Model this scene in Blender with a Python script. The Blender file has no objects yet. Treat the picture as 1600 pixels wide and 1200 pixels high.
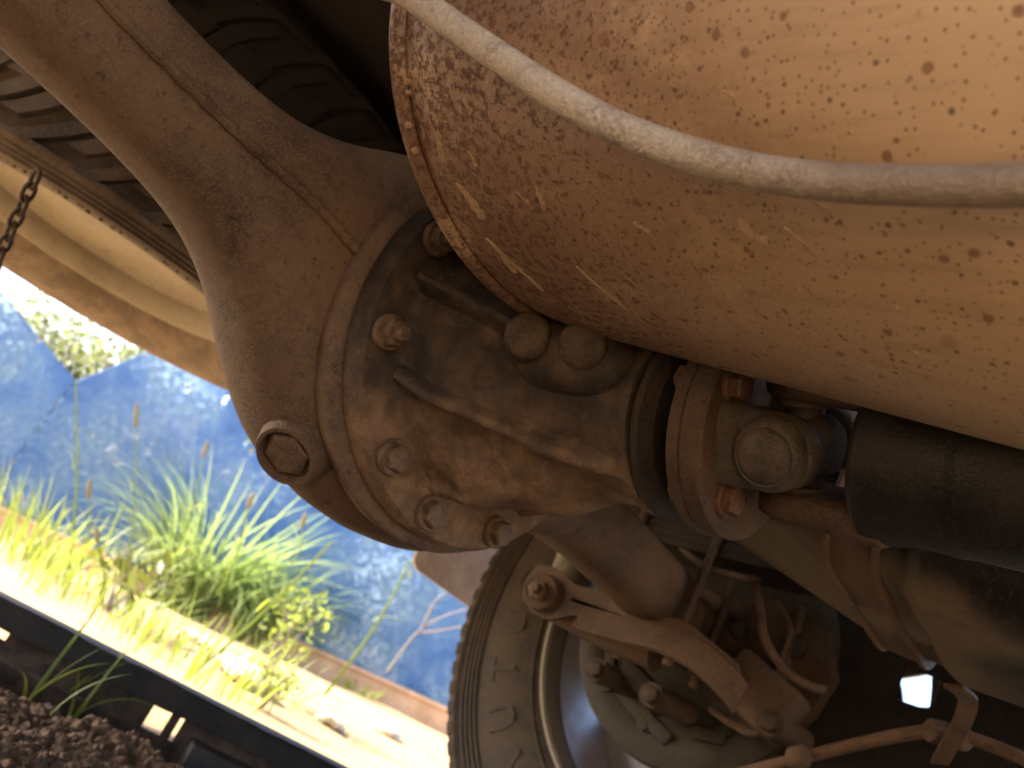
import bpy, bmesh, math, random
import numpy as np
from mathutils import Vector, Matrix, noise
random.seed(7); rng = np.random.default_rng(7)
S = bpy.context.scene
PI = math.pi
# ------------------------------------------------------------------ camera
# world frame: +x = front of the truck, +y = far side, z = up; the rear axle crosses at x = y = 0
CAM = Vector((0.478, -0.377, 0.170)); FPX = 1360.5
MR = Matrix(((0.735, 0.112, -0.669), (0.511, 0.556, 0.655), (0.446, -0.823, 0.351)))
cx = MR.col[0].normalized(); cz = (MR.col[2] - cx * MR.col[2].dot(cx)).normalized(); cy = cz.cross(cx)
cd = bpy.data.cameras.new('camera'); cam = bpy.data.objects.new('camera', cd); S.collection.objects.link(cam)
cd.sensor_width = 36; cd.lens = FPX / 1600 * 36; cd.clip_start = 0.02; cd.clip_end = 2000
cam.matrix_world = Matrix.Translation(CAM) @ Matrix((cx, -cy, -cz)).transposed().to_4x4()
cd.dof.use_dof = True; cd.dof.focus_distance = 0.39; cd.dof.aperture_fstop = 12.5
S.camera = cam
# ------------------------------------------------------------------ sky, sun, exposure
SUN_DIR = Vector((-0.80, -0.60, 0)).normalized(); SUN_EL = math.radians(37)
w = bpy.data.worlds.new('World'); S.world = w; w.use_nodes = True
nt = w.node_tree; bg = nt.nodes['Background']; sky = nt.nodes.new('ShaderNodeTexSky')
sky.sky_type = 'NISHITA'; sky.sun_disc = False; sky.sun_elevation = SUN_EL
sky.sun_rotation = math.atan2(SUN_DIR.x, SUN_DIR.y); sky.dust_density = 3.0; sky.air_density = 0.9
nt.links.new(sky.outputs[0], bg.inputs[0]); bg.inputs[1].default_value = 0.15
sl = bpy.data.lights.new('sun', 'SUN'); sl.energy = 4.3; sl.angle = math.radians(0.53); sl.color = (1, 0.92, 0.81)
so = bpy.data.objects.new('sun', sl); S.collection.objects.link(so)
sd = Vector((SUN_DIR.x * math.cos(SUN_EL), SUN_DIR.y * math.cos(SUN_EL), math.sin(SUN_EL)))
so.rotation_euler = sd.to_track_quat('Z', 'Y').to_euler(); so.location = sd * 20
vs = S.view_settings; S.display_settings.display_device = 'sRGB'
vs.view_transform = 'Standard'; vs.look = 'None'; vs.gamma = 1.0; vs.exposure = 2.45
S.cycles.use_denoising = True; S.cycles.max_bounces = 8; S.cycles.diffuse_bounces = 5; S.cycles.transparent_max_bounces = 12
S.cycles.sample_clamp_indirect = 8
# ------------------------------------------------------------------ helpers
def V(*a): return Vector(a)
def ray(u, v):
    return (cx * ((u - 800) / FPX) + cy * ((v - 600) / FPX) + cz)
def dep(u, v, t): return CAM + ray(u, v) * t
def aty(u, v, y): r = ray(u, v); return CAM + r * ((y - CAM.y) / r.y)
def atx(u, v, x): r = ray(u, v); return CAM + r * ((x - CAM.x) / r.x)
def atz(u, v, z): r = ray(u, v); return CAM + r * ((z - CAM.z) / r.z)
class G:
    """collects vertices and faces of one mesh"""
    def __init__(s): s.v = []; s.f = []
    def add(s, vs, fs):
        o = len(s.v); s.v += [tuple(p) for p in vs]; s.f += [tuple(i + o for i in f) for f in fs]; return s
    def rings(s, rings, closed=True, cap0=True, cap1=True):
        n = len(rings[0]); vs = [p for r in rings for p in r]; fs = []
        for i in range(len(rings) - 1):
            for j in range(n if closed else n - 1):
                k = (j + 1) % n; fs.append((i * n + j, i * n + k, (i + 1) * n + k, (i + 1) * n + j))
        if closed and cap0: fs.append(tuple(range(n))[::-1])
        if closed and cap1: fs.append(tuple((len(rings) - 1) * n + j for j in range(n)))
        return s.add(vs, fs)
    def lathe(s, prof, o, ax, seg=48, cap0=True, cap1=True):
        ax = Vector(ax).normalized(); a = ax.orthogonal().normalized(); b = ax.cross(a); o = Vector(o)
        return s.rings([[o + ax * t + (a * math.cos(2 * PI * j / seg) + b * math.sin(2 * PI * j / seg)) * r for j in range(seg)] for t, r in prof], True, cap0, cap1)
    def tube(s, pts, r, seg=14, sub=6, caps=True):
        P = spline([Vector(p) for p in pts], sub) if sub > 1 else [Vector(p) for p in pts]
        rs = r if callable(r) else (lambda k: r); rr = []; a = None
        for i, p in enumerate(P):
            t = (P[min(i + 1, len(P) - 1)] - P[max(i - 1, 0)]).normalized()
            a = (t.orthogonal() if a is None else a - t * a.dot(t)).normalized(); b = t.cross(a); q = rs(i / (len(P) - 1))
            rr.append([p + (a * math.cos(2 * PI * j / seg) + b * math.sin(2 * PI * j / seg)) * q for j in range(seg)])
        return s.rings(rr, True, caps, caps)
    def box(s, c, size, X=(1, 0, 0), Z=(0, 0, 1), bev=0.0, taper=1.0):
        X = Vector(X).normalized(); Z = Vector(Z); Z = (Z - X * Z.dot(X)).normalized(); Y = Z.cross(X); c = Vector(c)
        bm = bmesh.new(); bmesh.ops.create_cube(bm, size=1)
        for q in bm.verts:
            k = taper if q.co.z > 0 else 1.0
            q.co = Vector((q.co.x * size[0] * k, q.co.y * size[1] * k, q.co.z * size[2]))
        if bev: bmesh.ops.bevel(bm, geom=list(bm.edges), offset=bev, segments=2, profile=.5, affect='EDGES')
        bm.verts.index_update()
        s.add([c + X * q.co.x + Y * q.co.y + Z * q.co.z for q in bm.verts], [[q.index for q in f.verts] for f in bm.faces]); bm.free(); return s
    def prism(s, out, o, X, Y, d):
        X = Vector(X); Y = Vector(Y); o = Vector(o); Z = X.cross(Y).normalized(); n = len(out)
        return s.rings([[o + X * a + Y * b for a, b in out], [o + X * a + Y * b + Z * d for a, b in out]])
    def mesh(s, name, mat, angle=35):
        m = bpy.data.meshes.new(name); m.from_pydata(s.v, [], s.f); m.update()
        bm = bmesh.new(); bm.from_mesh(m); bmesh.ops.recalc_face_normals(bm, faces=bm.faces); bm.to_mesh(m); bm.free()
        m.polygons.foreach_set('use_smooth', [True] * len(m.polygons)); m.set_sharp_from_angle(angle=math.radians(angle))
        if mat: m.materials.append(mat)
        return m
    def build(s, name, mat, parent=None, angle=35, **kw):
        return obj(name, s.mesh(name, mat, angle), parent, **kw)
def obj(name, data, parent=None, mw=None, label=None, category=None, group=None, kind=None):
    o = bpy.data.objects.new(name, data); S.collection.objects.link(o)
    if parent: o.parent = parent
    if mw is not None: o.matrix_local = mw
    for k, q in (('label', label), ('category', category), ('group', group), ('kind', kind)):
        if q: o[k] = q
    return o
def spline(P, sub=6):
    out = []
    for i in range(len(P) - 1):
        p0, p1, p2, p3 = P[max(i - 1, 0)], P[i], P[i + 1], P[min(i + 2, len(P) - 1)]
        for k in range(sub):
            t = k / sub; out.append(.5 * ((2 * p1) + (p2 - p0) * t + (2 * p0 - 5 * p1 + 4 * p2 - p3) * t * t + (3 * p1 - p0 - 3 * p2 + p3) * t ** 3))
    out.append(P[-1]); return out
def frame(pos, z, roll=0.0, sc=1.0):
    z = Vector(z).normalized(); x = z.orthogonal().normalized(); y = z.cross(x)
    return Matrix.Translation(Vector(pos)) @ Matrix((x, y, z)).transposed().to_4x4() @ Matrix.Rotation(roll, 4, 'Z') @ Matrix.Scale(sc, 4)
def lerp(a, b, t): return a + (b - a) * t
def interp(x, xs, ys): return float(np.interp(x, xs, ys))
def smooth_interp(x, xs, ys):
    # monotone-ish cubic through table
    i = max(0, min(len(xs) - 2, int(np.searchsorted(xs, x)) - 1)); t = min(1, max(0, (x - xs[i]) / (xs[i + 1] - xs[i])))
    def m(k): a = max(k - 1, 0); b = min(k + 1, len(xs) - 1); return (ys[b] - ys[a]) / (xs[b] - xs[a])
    h = xs[i + 1] - xs[i]; t2, t3 = t * t, t * t * t
    return (2 * t3 - 3 * t2 + 1) * ys[i] + (t3 - 2 * t2 + t) * h * m(i) + (-2 * t3 + 3 * t2) * ys[i + 1] + (t3 - t2) * h * m(i + 1)
def superel(cx_, cz_, ax_, az_, n, seg):
    out = []
    for j in range(seg):
        a = 2 * PI * j / seg; c, s_ = math.cos(a), math.sin(a)
        out.append((cx_ + ax_ * math.copysign(abs(c) ** (2 / n), c), cz_ + az_ * math.copysign(abs(s_) ** (2 / n), s_)))
    return out
# ------------------------------------------------------------------ materials
class N:
    def __init__(s, name):
        s.m = bpy.data.materials.new(name); s.m.use_nodes = True; s.t = s.m.node_tree; s.b = s.t.nodes['Principled BSDF']
        s.co = s.t.nodes.new('ShaderNodeTexCoord').outputs['Object']
    def n(s, typ, **kw):
        q = s.t.nodes.new(typ)
        for k, v_ in kw.items(): setattr(q, k, v_)
        return q
    def put(s, sock, val):
        if hasattr(val, 'is_output'): s.t.links.new(val, sock)
        elif isinstance(val, (tuple, list)) and len(val) == 3 and sock.type == 'RGBA': sock.default_value = (*val, 1)
        else: sock.default_value = val
    def noise(s, scale, detail=4, rough=.6, dist=0, vec=None):
        q = s.n('ShaderNodeTexNoise'); s.put(q.inputs['Vector'], vec or s.co); q.inputs['Scale'].default_value = scale
        q.inputs['Detail'].default_value = detail; q.inputs['Roughness'].default_value = rough; q.inputs['Distortion'].default_value = dist
        return q.outputs['Fac']
    def vor(s, scale, vec=None, out='Distance', rand=1.0):
        q = s.n('ShaderNodeTexVoronoi'); s.put(q.inputs['Vector'], vec or s.co); q.inputs['Scale'].default_value = scale; q.inputs['Randomness'].default_value = rand
        return q.outputs[out]
    def ramp(s, fac, a, b, lo=0.0, hi=1.0):
        q = s.n('ShaderNodeMapRange'); q.interpolation_type = 'SMOOTHSTEP'; s.put(q.inputs[0], fac)
        for i, x in ((1, a), (2, b), (3, lo), (4, hi)): s.put(q.inputs[i], x)
        return q.outputs[0]
    def math(s, op, a, b=0.0):
        q = s.n('ShaderNodeMath', operation=op); s.put(q.inputs[0], a); s.put(q.inputs[1], b); return q.outputs[0]
    def mix(s, fac, a, b):
        q = s.n('ShaderNodeMix', data_type='RGBA'); s.put(q.inputs[0], fac); s.put(q.inputs[6], a); s.put(q.inputs[7], b); return q.outputs[2]
    def sep(s, vec=None):
        q = s.n('ShaderNodeSeparateXYZ'); s.put(q.inputs[0], vec or s.co); return q.outputs
    def mapping(s, sc=(1, 1, 1), rot=(0, 0, 0), loc=(0, 0, 0)):
        q = s.n('ShaderNodeMapping'); s.put(q.inputs[0], s.co); q.inputs['Scale'].default_value = sc; q.inputs['Rotation'].default_value = rot; q.inputs['Location'].default_value = loc
        return q.outputs[0]
    def bump(s, h, strength=.3, dist=.002, prev=None):
        q = s.n('ShaderNodeBump'); q.inputs['Strength'].default_value = strength; q.inputs['Distance'].default_value = dist
        s.put(q.inputs['Height'], h)
        if prev is not None: s.put(q.inputs['Normal'], prev)
        return q.outputs[0]
    def set(s, **kw):
        for k, v_ in kw.items(): s.put(s.b.inputs[k.replace('_', ' ')], v_)
        return s.m
def dusty(name, dust, dark, rust=None, amount=.5, sc=18, rough=.78, grain=.5, rustamt=.62, metal=0.0):
    """road-dusted metal: dust over a darker coat, dark greasy patches, specks of rust and grit"""
    dust, dark, rust = [None if q is None else (q[0] * .80, q[1] * .83, q[2] * .90) for q in (dust, dark, rust)]
    k = N(name)
    big = k.noise(sc, 6, .62, .3); fine = k.noise(sc * 14, 3, .6)
    fac = k.ramp(k.math('ADD', big, k.math('MULTIPLY', k.math('SUBTRACT', fine, .5), .22)), .5 - .22 + (.5 - amount) * .4, .5 + .14 + (.5 - amount) * .4)
    c = k.mix(fac, dark, dust)
    if rust:
        rm = k.ramp(k.noise(sc * 2.3, 6, .7, .6), rustamt - .05, rustamt + .1); c = k.mix(k.math('MULTIPLY', rm, .8), c, rust)
    v = k.noise(620, 3, .65); c = k.mix(k.ramp(v, .42, .72, 0, .55), c, tuple(min(1, q * 1.45) for q in dust)); c = k.mix(k.ramp(k.noise(190, 4, .7), .56, .70, 0, .55), c, tuple(q * .45 for q in dark))
    sp = k.ramp(k.vor(sc * 9), .06, .12, 1, 0); sel = k.ramp(k.noise(sc * 1.2, 2), .55, .62)
    c = k.mix(k.math('MULTIPLY', sp, k.math('MULTIPLY', sel, .6)), c, tuple(q * .35 for q in dust))
    h = k.math('ADD', k.math('MULTIPLY', big, .6), k.math('ADD', k.math('MULTIPLY', fine, .4), k.math('MULTIPLY', v, .55)))
    nrm = k.bump(h, min(1, grain * 1.3), .0016)
    return k.set(Base_Color=c, Roughness=k.ramp(big, .3, .7, rough - .12, min(1, rough + .14)), Metallic=metal, Normal=nrm, Specular_IOR_Level=.35)
M = {}
def tank_mat():
    k = N('black_tank_coat_with_road_dust_and_shade'); x, y, z = k.sep()[:3]; n1 = k.noise(9, 5, .6, .4); n2 = k.noise(70, 4, .65); n3 = k.noise(500, 3)
    lv = k.math('ADD', k.math('SUBTRACT', k.math('ADD', z, k.math('MULTIPLY', k.math('SUBTRACT', x, .28), .30)), .374), k.math('MULTIPLY', k.math('SUBTRACT', n1, .5), .05))  # black above the dust line also paints in the side face's shadow
    d = k.math('MULTIPLY', k.ramp(lv, -.012, .012, 1, 0), k.ramp(n2, .25, .6, .65, 1))
    c = k.mix(d, (.012, .010, .010), (.19, .138, .092)); c = k.mix(k.ramp(n2, .56, .72, 0, .5), c, (.06, .045, .035)); c = k.mix(k.ramp(n3, .55, .75, 0, .25), c, (.25, .19, .13))
    return k.set(Base_Color=c, Roughness=k.ramp(d, 0, 1, .42, .8), Normal=k.bump(k.math('ADD', n2, n3), .3, .001))
def carrier_mat():
    k = N('greasy_dusty_shaded_cast_iron'); x, y, z = k.sep()[:3]
    big = k.noise(16, 5, .6, .5); mid = k.noise(60, 5, .65); fine = k.noise(560, 4, .65)
    # oil: grease stain plus painted-in shade over the top of the casting, tan mud dust thrown on it from below
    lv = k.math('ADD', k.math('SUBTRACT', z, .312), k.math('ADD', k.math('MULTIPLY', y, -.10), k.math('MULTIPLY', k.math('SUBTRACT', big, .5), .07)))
    oil_and_shade = k.ramp(lv, -.022, .030)
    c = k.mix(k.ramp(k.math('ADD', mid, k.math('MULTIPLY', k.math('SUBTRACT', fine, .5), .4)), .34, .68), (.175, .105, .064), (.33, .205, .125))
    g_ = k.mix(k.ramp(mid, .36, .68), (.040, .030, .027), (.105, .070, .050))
    c = k.mix(oil_and_shade, c, g_); c = k.mix(k.ramp(k.noise(34, 6, .7, .4), .60, .70, 0, .7), c, (.17, .10, .06))
    sp = k.ramp(k.vor(150), .08, .15, .5, 0); c = k.mix(k.math('MULTIPLY', sp, k.ramp(big, .45, .6)), c, (.34, .24, .16))
    h = k.math('ADD', k.math('MULTIPLY', mid, .6), k.math('MULTIPLY', fine, .5))
    return k.set(Base_Color=c, Roughness=k.ramp(oil_and_shade, 0, 1, .85, .58), Normal=k.bump(h, 1.0, .0018), Specular_IOR_Level=.4)
M['housing'] = dusty('dusty_axle_paint', (.265, .160, .092), (.095, .057, .037), (.15, .068, .04), .52, 9, .74, .6)
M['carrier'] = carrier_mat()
M['carrier_hi'] = dusty('dusty_cast_edges', (.285, .175, .108), (.10, .072, .056), (.2, .09, .04), .52, 24, .75, .9)
M['boss'] = dusty('greasy_boss_iron', (.15, .096, .060), (.035, .026, .021), (.15, .08, .045), .46, 70, .6, .7)
M['bolt'] = dusty('dusty_bolt_steel', (.26, .158, .094), (.085, .058, .040), (.18, .08, .04), .5, 90, .55, .2)
M['bolt_rust'] = dusty('rusty_bolt_steel', (.15, .075, .046), (.06, .033, .022), (.20, .085, .05), .5, 90, .5, .15, .5)
M['flange'] = dusty('brown_forged_steel', (.135, .078, .048), (.048, .033, .026), (.15, .065, .036), .48, 24, .6, .5, .6)
M['yoke'] = dusty('grey_forged_steel', (.135, .098, .070), (.045, .036, .030), (.13, .065, .04), .45, 42, .45, .45, .62)
M['shaft'] = dusty('black_painted_tube', (.032, .024, .019), (.008, .007, .007), None, .32, 22, .5, .35)
M['tank'] = tank_mat()
M['strap'] = dusty('rusty_strap_steel', (.21, .125, .078), (.09, .060, .045), (.26, .12, .06), .5, 30, .65, .7, .55)
M['far'] = dusty('dusty_chassis_brown', (.185, .115, .074), (.065, .042, .029), (.17, .08, .04), .6, 20, .8, .7)
M['dark'] = dusty('underbody_black', (.040, .030, .025), (.014, .011, .010), (.06, .028, .018), .42, 9, .8, .4)
M['frame'] = dusty('chassis_black', (.07, .048, .036), (.025, .019, .016), (.1, .045, .025), .5, 14, .8, .5)
M['tube'] = dusty('dusty_grey_tube', (.74, .60, .46), (.36, .275, .205), (.58, .36, .19), .58, 60, .42, .9, .62, .2)
def shade_front_end():
    t = M['tube'].node_tree; b = t.nodes['Principled BSDF']; src = b.inputs['Base Color'].links[0].from_socket
    sx = t.nodes.new('ShaderNodeSeparateXYZ'); tc_ = t.nodes.new('ShaderNodeTexCoord'); t.links.new(tc_.outputs['Object'], sx.inputs[0])
    mr = t.nodes.new('ShaderNodeMapRange'); t.links.new(sx.outputs[0], mr.inputs[0]); mr.inputs[1].default_value = .31; mr.inputs[2].default_value = .40; mr.inputs[4].default_value = .75
    mx = t.nodes.new('ShaderNodeMix'); mx.data_type = 'RGBA'; t.links.new(mr.outputs[0], mx.inputs[0]); t.links.new(src, mx.inputs[6]); mx.inputs[7].default_value = (.21, .14, .09, 1); t.links.new(mx.outputs[2], b.inputs['Base Color'])
shade_front_end()  # front half tinted brown: the weaker light there is painted into the colour
M['cable'] = dusty('dusty_rubber_cable', (.22, .13, .08), (.09, .06, .045), None, .55, 60, .8, .4)
M['backing'] = dusty('grey_green_backing_plate', (.075, .060, .042), (.032, .027, .021), (.14, .08, .045), .55, 24, .75, .5)
M['shock'] = dusty('dusty_shock_paint', (.33, .27, .16), (.15, .115, .07), (.2, .1, .05), .55, 26, .6, .4)
M['chain'] = dusty('rusty_chain_steel', (.13, .085, .055), (.05, .035, .028), (.17, .08, .04), .5, 90, .7, .6)
M['rubber'] = dusty('dusty_tyre_rubber', (.105, .074, .050), (.036, .028, .022), None, .46, 26, .85, .35)
M['rubber_spare'] = dusty('dry_dusty_tyre_rubber', (.20, .128, .080), (.062, .045, .034), None, .58, 18, .88, .5)
M['rubber_dark'] = dusty('dark_rubber', (.06, .045, .036), (.022, .019, .017), None, .45, 40, .8, .4)
M['rim_cream'] = dusty('dusty_cream_rim', (.31, .255, .18), (.20, .155, .105), (.3, .17, .08), .62, 16, .55, .3, .7)
M['rim_silver'] = dusty('dusty_silver_wheel', (.66, .58, .52), (.46, .39, .35), (.3, .2, .12), .6, 14, .4, .2, .75, .35)
M['flap'] = dusty('pale_dusty_mud_flap', (1.0, .88, .72), (.80, .68, .55), (.4, .28, .18), .62, 16, .85, .3, .72)
M['paint'] = dusty('body_paint_dusty', (.30, .27, .24), (.22, .20, .18), None, .5, 6, .45, .1)
def muffler_mat():
    k = N('dusty_rust_speckled_muffler_steel'); x, y, z = k.sep()[:3]
    soft = k.noise(7, 4, .55); grain = k.noise(380, 2, .6); streak = k.noise(60, 4, .6, 0, k.mapping((.35, 3.0, 3.0)))
    c = k.mix(k.ramp(soft, .3, .72), (.56, .375, .225), (.70, .49, .315))
    c = k.mix(k.ramp(streak, .42, .75, 0, .35), c, (.33, .205, .115))
    # rust that thickens towards the rear seam
    rear = k.ramp(k.math('ADD', x, k.math('MULTIPLY', k.math('SUBTRACT', k.noise(9, 4), .5), .14)), .20, .43, 1, 0)
    blot = k.noise(240, 6, .75, .2); thr = k.math('SUBTRACT', .685, k.math('MULTIPLY', rear, .19))
    rm = k.ramp(k.math('SUBTRACT', blot, thr), 0, .045)
    c = k.mix(k.math('MULTIPLY', k.math('MULTIPLY', rear, .95), k.ramp(k.noise(18, 6, .7), .25, .50)), c, (.225, .112, .068))
    c = k.mix(k.math('MULTIPLY', rm, .8), c, (.12, .052, .032))
    for sc, th, sel, col, am in ((48, .16, .84, (.26, .125, .065), .75), (95, .20, .68, (.22, .10, .055), .8), (210, .24, .56, (.12, .06, .035), .8), (420, .30, .45, (.20, .105, .06), .75), (30, .15, .86, (.34, .20, .11), .5)):
        wob = k.math('ADD', k.vor(sc), k.math('MULTIPLY', k.math('SUBTRACT', k.noise(sc * 3, 3, .6), .5), .16))
        spot = k.ramp(wob, th * .6, th, 1, 0)
        cell = k.sep(k.vor(sc, out='Color'))[0]
        pick = k.ramp(k.math('SUBTRACT', cell, k.math('SUBTRACT', sel, k.math('MULTIPLY', rear, .2))), 0, .02)
        c = k.mix(k.math('MULTIPLY', k.math('MULTIPLY', spot, pick), am), c, col)
    c = k.mix(k.ramp(grain, .4, .8, 0, .22), c, (.62, .44, .28))
    h = k.math('ADD', k.math('MULTIPLY', grain, .35), k.math('MULTIPLY', rm, .8))
    return k.set(Base_Color=c, Metallic=.10, Roughness=k.ramp(k.math('ADD', soft, k.math('MULTIPLY', rm, .5)), .3, 1.0, .36, .70), Normal=k.bump(h, .35, .0008))
M['muffler'] = muffler_mat()
def simple(name, a, b, sc=30, rough=.8, bump=.4, bd=.002, **kw):
    k = N(name); n1 = k.noise(sc, 5, .65, .2); n2 = k.noise(sc * 8, 3)
    c = k.mix(k.ramp(k.math('ADD', n1, k.math('MULTIPLY', k.math('SUBTRACT', n2, .5), .3)), .34, .66), a, b)
    return k.set(Base_Color=c, Roughness=rough, Normal=k.bump(k.math('ADD', n1, k.math('MULTIPLY', n2, .5)), bump, bd), **kw)
M['mud'] = simple('dried_tan_mud', (.54, .355, .22), (.40, .245, .14), 160)
M['stone'] = simple('pale_stone', (.50, .42, .32), (.62, .55, .45), 40)
M['beam'] = simple('black_steel_beam', (.012, .011, .011), (.030, .024, .020), 30, .6)
M['beam_rust'] = simple('rusty_beam_web', (.045, .028, .020), (.11, .068, .045), 45, .85, .6)
M['kerb'] = simple('orange_brick_kerb', (.46, .27, .15), (.58, .37, .22), 9, .85)
M['wire'] = simple('grey_fence_wire', (.42, .36, .28), (.55, .48, .40), 50, .6)
M['clod'] = simple('brown_soil_clods', (.115, .066, .038), (.205, .125, .074), 34, .95, .8)
M['twig'] = simple('pale_dry_twig', (.17, .14, .115), (.23, .19, .16), 60)
def leafmat(name, a, b, tr=.5):
    k = N(name); rnd = k.n('ShaderNodeNewGeometry').outputs['Random Per Island']
    c = k.mix(rnd, a, b); k.set(Base_Color=c, Roughness=.5)
    t = k.n('ShaderNodeBsdfTranslucent'); k.put(t.inputs[0], k.mix(.5, c, (b[0] * 1.3, b[1] * 1.3, b[2] * .8)))
    mx = k.n('ShaderNodeMixShader'); mx.inputs[0].default_value = tr
    k.t.links.new(k.b.outputs[0], mx.inputs[1]); k.t.links.new(t.outputs[0], mx.inputs[2])
    k.t.links.new(mx.outputs[0], k.t.nodes['Material Output'].inputs[0]); return k.m
M['grass'] = leafmat('fresh_grass_blades', (.15, .21, .03), (.29, .34, .07))
M['grass_dark'] = leafmat('green_grass_tuft', (.17, .25, .08), (.31, .39, .16))
M['seed'] = leafmat('straw_seed_head', (.21, .19, .11), (.27, .24, .14), .25)
M['weed'] = leafmat('dark_weed_leaves', (.055, .070, .012), (.13, .14, .03), .35)
M['bush'] = leafmat('shrub_leaves', (.07, .10, .03), (.21, .24, .09))
M['bush_dry'] = leafmat('dry_shrub_leaves', (.20, .16, .09), (.32, .27, .17), .35)
def flapmat():
    k = N('pale_translucent_flap'); n1 = k.noise(30, 5, .65); n2 = k.noise(160, 4, .7)
    c = k.mix(k.ramp(n1, .35, .65), (.62, .53, .46), (.78, .70, .63)); c = k.mix(k.ramp(n2, .58, .68, 0, .7), c, (.34, .25, .18))
    k.set(Base_Color=c, Roughness=.7, Normal=k.bump(n2, .3, .001)); t = k.n('ShaderNodeBsdfTranslucent'); k.put(t.inputs[0], c); mx = k.n('ShaderNodeMixShader'); mx.inputs[0].default_value = .3
    k.t.links.new(k.b.outputs[0], mx.inputs[1]); k.t.links.new(t.outputs[0], mx.inputs[2]); k.t.links.new(mx.outputs[0], k.t.nodes['Material Output'].inputs[0]); return k.m
M['flap'] = flapmat()
def tarpmat():
    k = N('blue_tarpaulin'); n1 = k.noise(3.2, 5, .62); n2 = k.noise(14, 3, .6, 0, k.mapping((1, 1, .25)))
    c = k.mix(k.ramp(n1, .3, .7), (.09, .20, .43), (.18, .33, .55)); c = k.mix(k.ramp(n2, .5, .8, 0, .3), c, (.25, .33, .45))
    k.set(Base_Color=c, Roughness=.5)
    t = k.n('ShaderNodeBsdfTranslucent'); k.put(t.inputs[0], k.mix(.3, c, (.12, .34, .80)))
    mx = k.n('ShaderNodeMixShader'); mx.inputs[0].default_value = .55
    k.t.links.new(k.b.outputs[0], mx.inputs[1]); k.t.links.new(t.outputs[0], mx.inputs[2])
    tp = k.n('ShaderNodeBsdfTransparent'); m2 = k.n('ShaderNodeMixShader'); k.put(m2.inputs[0], k.ramp(n1, .36, .62, .14, .50))
    k.t.links.new(mx.outputs[0], m2.inputs[1]); k.t.links.new(tp.outputs[0], m2.inputs[2])
    k.t.links.new(m2.outputs[0], k.t.nodes['Material Output'].inputs[0]); return k.m
M['tarp'] = tarpmat()
def groundmat():
    k = N('sand_and_soil'); x, y, z = k.sep()[:3]
    n1 = k.noise(3, 6, .6); n2 = k.noise(40, 5, .65); n3 = k.noise(220, 3)
    sand = k.mix(k.ramp(n1, .35, .65), (.32, .205, .092), (.37, .25, .118)); sand = k.mix(k.ramp(n2, .52, .75, 0, .4), sand, (.25, .165, .085))
    soil = k.mix(k.ramp(n2, .35, .65), (.10, .062, .042), (.19, .125, .085))
    # loose brown soil heaped on the truck's side of the beam
    d = k.math('ADD', k.math('MULTIPLY', k.math('ADD', x, .43), .86), k.math('MULTIPLY', k.math('SUBTRACT', y, .2), -.5))
    r = k.math('SQRT', k.math('ADD', k.math('POWER', k.math('ADD', x, .12), 2), k.math('POWER', k.math('SUBTRACT', y, .15), 2)))
    m = k.math('MULTIPLY', k.ramp(k.math('ADD', d, k.math('MULTIPLY', k.math('SUBTRACT', n2, .5), .12)), -.06, -.01), k.ramp(k.math('ADD', r, k.math('MULTIPLY', n2, .2)), .6, .9, 1, 0))
    c = k.mix(m, sand, soil)
    return k.set(Base_Color=c, Roughness=.95, Normal=k.bump(k.math('ADD', n2, k.math('MULTIPLY', n3, .4)), .7, .006))
M['ground'] = groundmat()
# ------------------------------------------------------------------ ground
KA = Vector((-3.863, 1.350, .066)); KD = Vector((.7177, .6963)); KN = Vector((-.6963, .7177))
def st(x, y): return (x - CAM.x) * KN.x + (y - CAM.y) * KN.y, (x - KA.x) * KD.x + (y - KA.y) * KD.y
def kerb_z(t): return .066 + .0689 * max(-4, min(6, t))
def terrain(x, y):
    s, t = st(x, y); zb = kerb_z(t) - .105
    if s < 4.3: q = max(0, min(1, (s - 1.15) / 3.0)); z = lerp(-.008, zb, q * q * (3 - 2 * q) * .5 + q * .5)
    else: z = lerp(zb + .07, 0, min(1, (s - 4.5) / 30)) if s > 4.36 else zb
    r = math.hypot(x, y)
    if r < 12:
        a = max(0, min(1, (math.hypot(x - .0, y - .72) - .2) * 4)) # level where the tyre stands
        z += a * (.020 * (noise.noise((x * 2.2, y * 2.2, 0))) + .010 * noise.noise((x * 9, y * 9, 3)))
    # shallow hollow under the heap of loose soil
    e = math.exp(-(((x + .25) / .36) ** 2 + ((y - .07) / .38) ** 2)); z -= .016 * e
    return z
def axis_pts(c):
    a = [0]; st_ = .012
    while a[-1] < 300: a.append(a[-1] + st_); st_ *= 1.075
    return [c - q for q in a[:0:-1]] + [c + q for q in a]
xs = axis_pts(-.32); ys = axis_pts(.08)
g = G(); g.rings([[(x, y, terrain(x, y)) for y in ys] for x in xs], closed=False)
g.build('ground', M['ground'], kind='structure', label='sandy ground rising gently to a kerb', angle=180)
# ------------------------------------------------------------------ the truck
truck = obj('pickup_truck', None, label='dusty pickup truck seen from underneath at its rear axle', category='truck')
AX = .38; A0 = V(0, 0, AX)
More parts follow.
